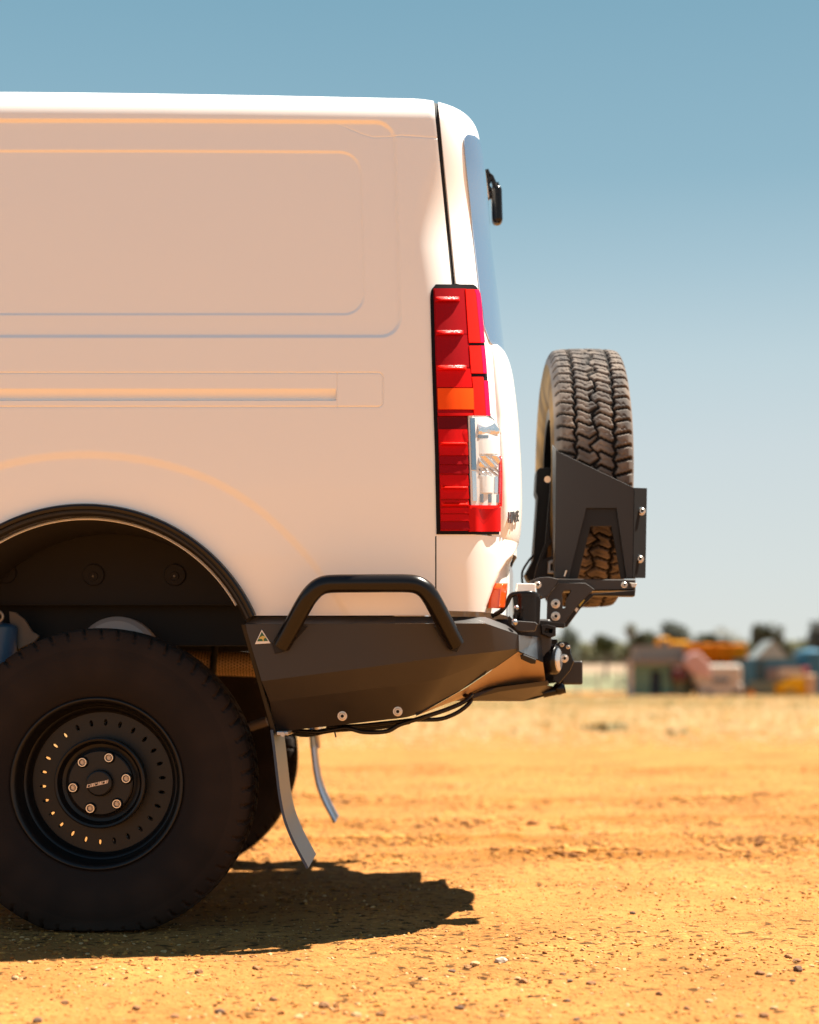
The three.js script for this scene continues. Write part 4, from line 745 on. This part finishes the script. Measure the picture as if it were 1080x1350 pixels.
  add(o, 'door', slab(997, 871, 1008, 897, .2, BD - .9), mat([.03, .06, .07], .6)); add(o, 'lower_panel', slab(988, 898, 1030, 924, .2, BD - .8), mat([.15, .175, .135], .7)); add(o, 'side_panel', slab(1012, 880, 1050, 897, .2, BD - .8), mat([.20, .15, .14], .7)); add(o, 'ochre_panel', slab(983, 908, 996, 922, .3, BD - .5), mat([.30, .14, .015], .7));
  o = T('teal water tank at the right of the teal shed', 'tank', 'water_tank', 1068);
  { const p0 = bp(1068, 926, BD - 3), p1 = bp(1068, 860, BD - 3); add(o, 'tank_wall', rod(p0, p1, 1.0, 1.0, 24), tealR); add(o, 'tank_roof', rod(p1, bp(1068, 855, BD - 3), 1.02, .2, 24), tealR); }
  o = T('yellow compactor machine with a beige front on the right', 'machine', 'compactor', 1048);
  add(o, 'body', [slab(1029, 900, 1064, 922, 1.6, BD + 1.5, .12), slab(1040, 893, 1062, 902, 1.4, BD + 1.4, .1)], yellow); add(o, 'drum', rod(bp(1042, 919, BD + 1.6), bp(1042, 919, BD + .3), .5, .5, 24), mat([.34, .22, .04], .6)); add(o, 'front_shield', slab(1062, 889, 1076, 920, 1.4, BD + 1.4, .12), beige); add(o, 'beacon', slab(1059, 879, 1067, 888, .4, BD + 1.2, .05), mat([.35, .05, .06], .5)); add(o, 'canopy_panel', slab(1032, 880, 1058, 893, 1.2, BD + 1.2), mat([.45, .36, .28], .6));
  // wire fence between the paddock and the sheds
  o = T('low wire fence with thin posts beyond the dry paddock', 'fence', 'wire_fence', 790, undefined, BD - 8);
  for (let k = 0; k < 9; k++) add(o, 'post', rod(bp(600 + k * 27, 916, BD - 8), bp(600 + k * 27, 884, BD - 8), .06), mat([.35, .3, .26], .8)); for (const y of [888, 897]) add(o, 'wire', rod(bp(590, y, BD - 8), bp(830, y, BD - 8), .012, .012, 6), mats.steel);
  // low scrub ridge and hills behind
  const ridge = (name, z, y, amp, f, c, sd) => { const n = 160, W = Math.abs(z) * .9; return struct(name, gridGeo(6, n, (i, j) => { const x = (i / (n - 1) * 2 - 1) * W, H = Math.max(.1, bp(0, y, z).y + amp * (n3(x * f, sd, 2) + .5 * n3(x * f * 3.1, sd, 5))), t = j / 5; return [new V3(x, H * Math.sin(t * PI / 2) * 1 - .3, z + (1 - Math.cos(t * PI / 2)) * -30 + 30)]; }), mat(c, .95)); };
  ridge('field_rise', -150, 873, .5, .01, [.22, .145, .085], 3);
  ridge('hills', -420, 852, 3, .012, [.20, .165, .14], 11);
  struct('green_strip', gridGeo(3, 60, (i, j) => { const z = -112 - j * 7, x = -60 + i * 2; return [new V3(x, farRise(x, z) + .05 + .05 * n3(x * .3, z, 2) + j * .35, z)]; }), mat([.135, .13, .06], .95));
  // trees
  const crown = (rx, ry, n, lobes, leaf, sd) => { const pos = []; const C = []; for (let k = 0; k < lobes; k++) C.push([rr(-.62, .62) * rx, rr(-.5, .55) * ry, rr(-.5, .5) * rx, rr(.32, .62)]); for (let k = 0; k < n; k++) { const c = C[k % lobes], u = new V3(rr(-1, 1), rr(-1, 1), rr(-1, 1)).normalize().multiplyScalar(Math.pow(rnd(), .4)), p = new V3(c[0] + u.x * rx * c[3], c[1] + u.y * ry * c[3], c[2] + u.z * rx * c[3]); for (let t = 0; t < 3; t++) { const a = new V3(rr(-1, 1), rr(-1, 1), rr(-1, 1)).multiplyScalar(leaf); pos.push(p.x + a.x, p.y + a.y, p.z + a.z); } } const g = new THREE.BufferGeometry(); g.setAttribute('position', new THREE.Float32BufferAttribute(pos, 3)); g.computeVertexNormals(); return g; };
  const tree = (label, x0, x1, yt, yb, z, c, n = 1500) => {
    const cx = (x0 + x1) / 2, k = (CZ - z) / F, rx = (x1 - x0) / 2 * k, ry = (yb - yt) / 2 * k, base = at(cx, HY, z), o = thing('tree', label, 'tree', [base.x, farRise(base.x, z), z]), top = at(cx, (yt + yb) / 2, z).y - o.position.y;
    const g = crown(rx, ry, n, 9, Math.max(.22, rx * .10)); g.translate(0, top, 0); mesh('crown', g, mat(c, .85, { side: THREE.DoubleSide }), o);
    const br = [rod(new V3(0, -.1, 0), new V3(.1, top, 0), rx * .10 + .06, rx * .04 + .03, 10)]; for (let q = 0; q < 4; q++) br.push(rod(new V3(.06, top * .55, 0), new V3(Math.cos(q * 1.7) * rx * .6, top + ry * .2, Math.sin(q * 1.7) * rx * .5), rx * .035 + .03, .03, 8));
    mesh('trunk', br, mat([.13, .09, .07], .9), o);
  };
  // continuous scrub belt far behind, read as one mass
  { const pos = [], z0 = -165, k = (CZ - z0) / F; for (let q = 0; q < 26000; q++) { const px = rr(560, 1300), top = 847 - 10 * n3(px * .021, 3, 1) - 8 * n3(px * .06, 8, 1), py = 884 - (884 - top) * Math.pow(rnd(), .6), p = at(px, py, z0 + rr(-8, 8)); for (let t = 0; t < 3; t++) pos.push(p.x + rr(-1, 1) * 5 * k, p.y + rr(-1, 1) * 3 * k, p.z + rr(-.6, .6)); }
    const g = new THREE.BufferGeometry(); g.setAttribute('position', new THREE.Float32BufferAttribute(pos, 3)); g.computeVertexNormals();
    const o = mesh('scrub_belt', g, mat([.135, .135, .065], .95, { side: THREE.DoubleSide }), scene); o.userData = { label: 'continuous belt of grey-olive scrub along the far horizon', category: 'scrub', kind: 'stuff' }; }
  tree('small round tree standing alone left of the green kiosk', 783, 814, 838, 861, -120, [.07, .075, .022]);
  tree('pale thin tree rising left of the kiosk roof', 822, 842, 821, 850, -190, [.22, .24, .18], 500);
  tree('dark olive tree behind the left end of the kiosk roof', 827, 856, 832, 868, -118, [.055, .055, .020]);
  tree('olive green tree behind the kiosk roof and orange cab', 846, 884, 829, 862, -122, [.13, .14, .07]);
  tree('tall grey-green tree above the orange truck cab', 870, 909, 814, 858, -135, [.14, .155, .125]);
  tree('dark low tree behind the orange tipper body', 912, 968, 835, 862, -125, [.06, .06, .022]);
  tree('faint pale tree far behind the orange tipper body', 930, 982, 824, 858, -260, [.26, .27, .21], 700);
  tree('large dark green tree over the teal shed', 988, 1046, 819, 872, -112, [.055, .060, .028], 2600);
  tree('blue-grey tree at the right edge above the water tank', 1062, 1110, 816, 880, -115, [.075, .085, .085], 2000);
  tree('grey-green tree half hidden behind the tow hitch', 738, 764, 822, 872, -130, [.16, .18, .14], 1200);
}
renderer.render(scene, camera);
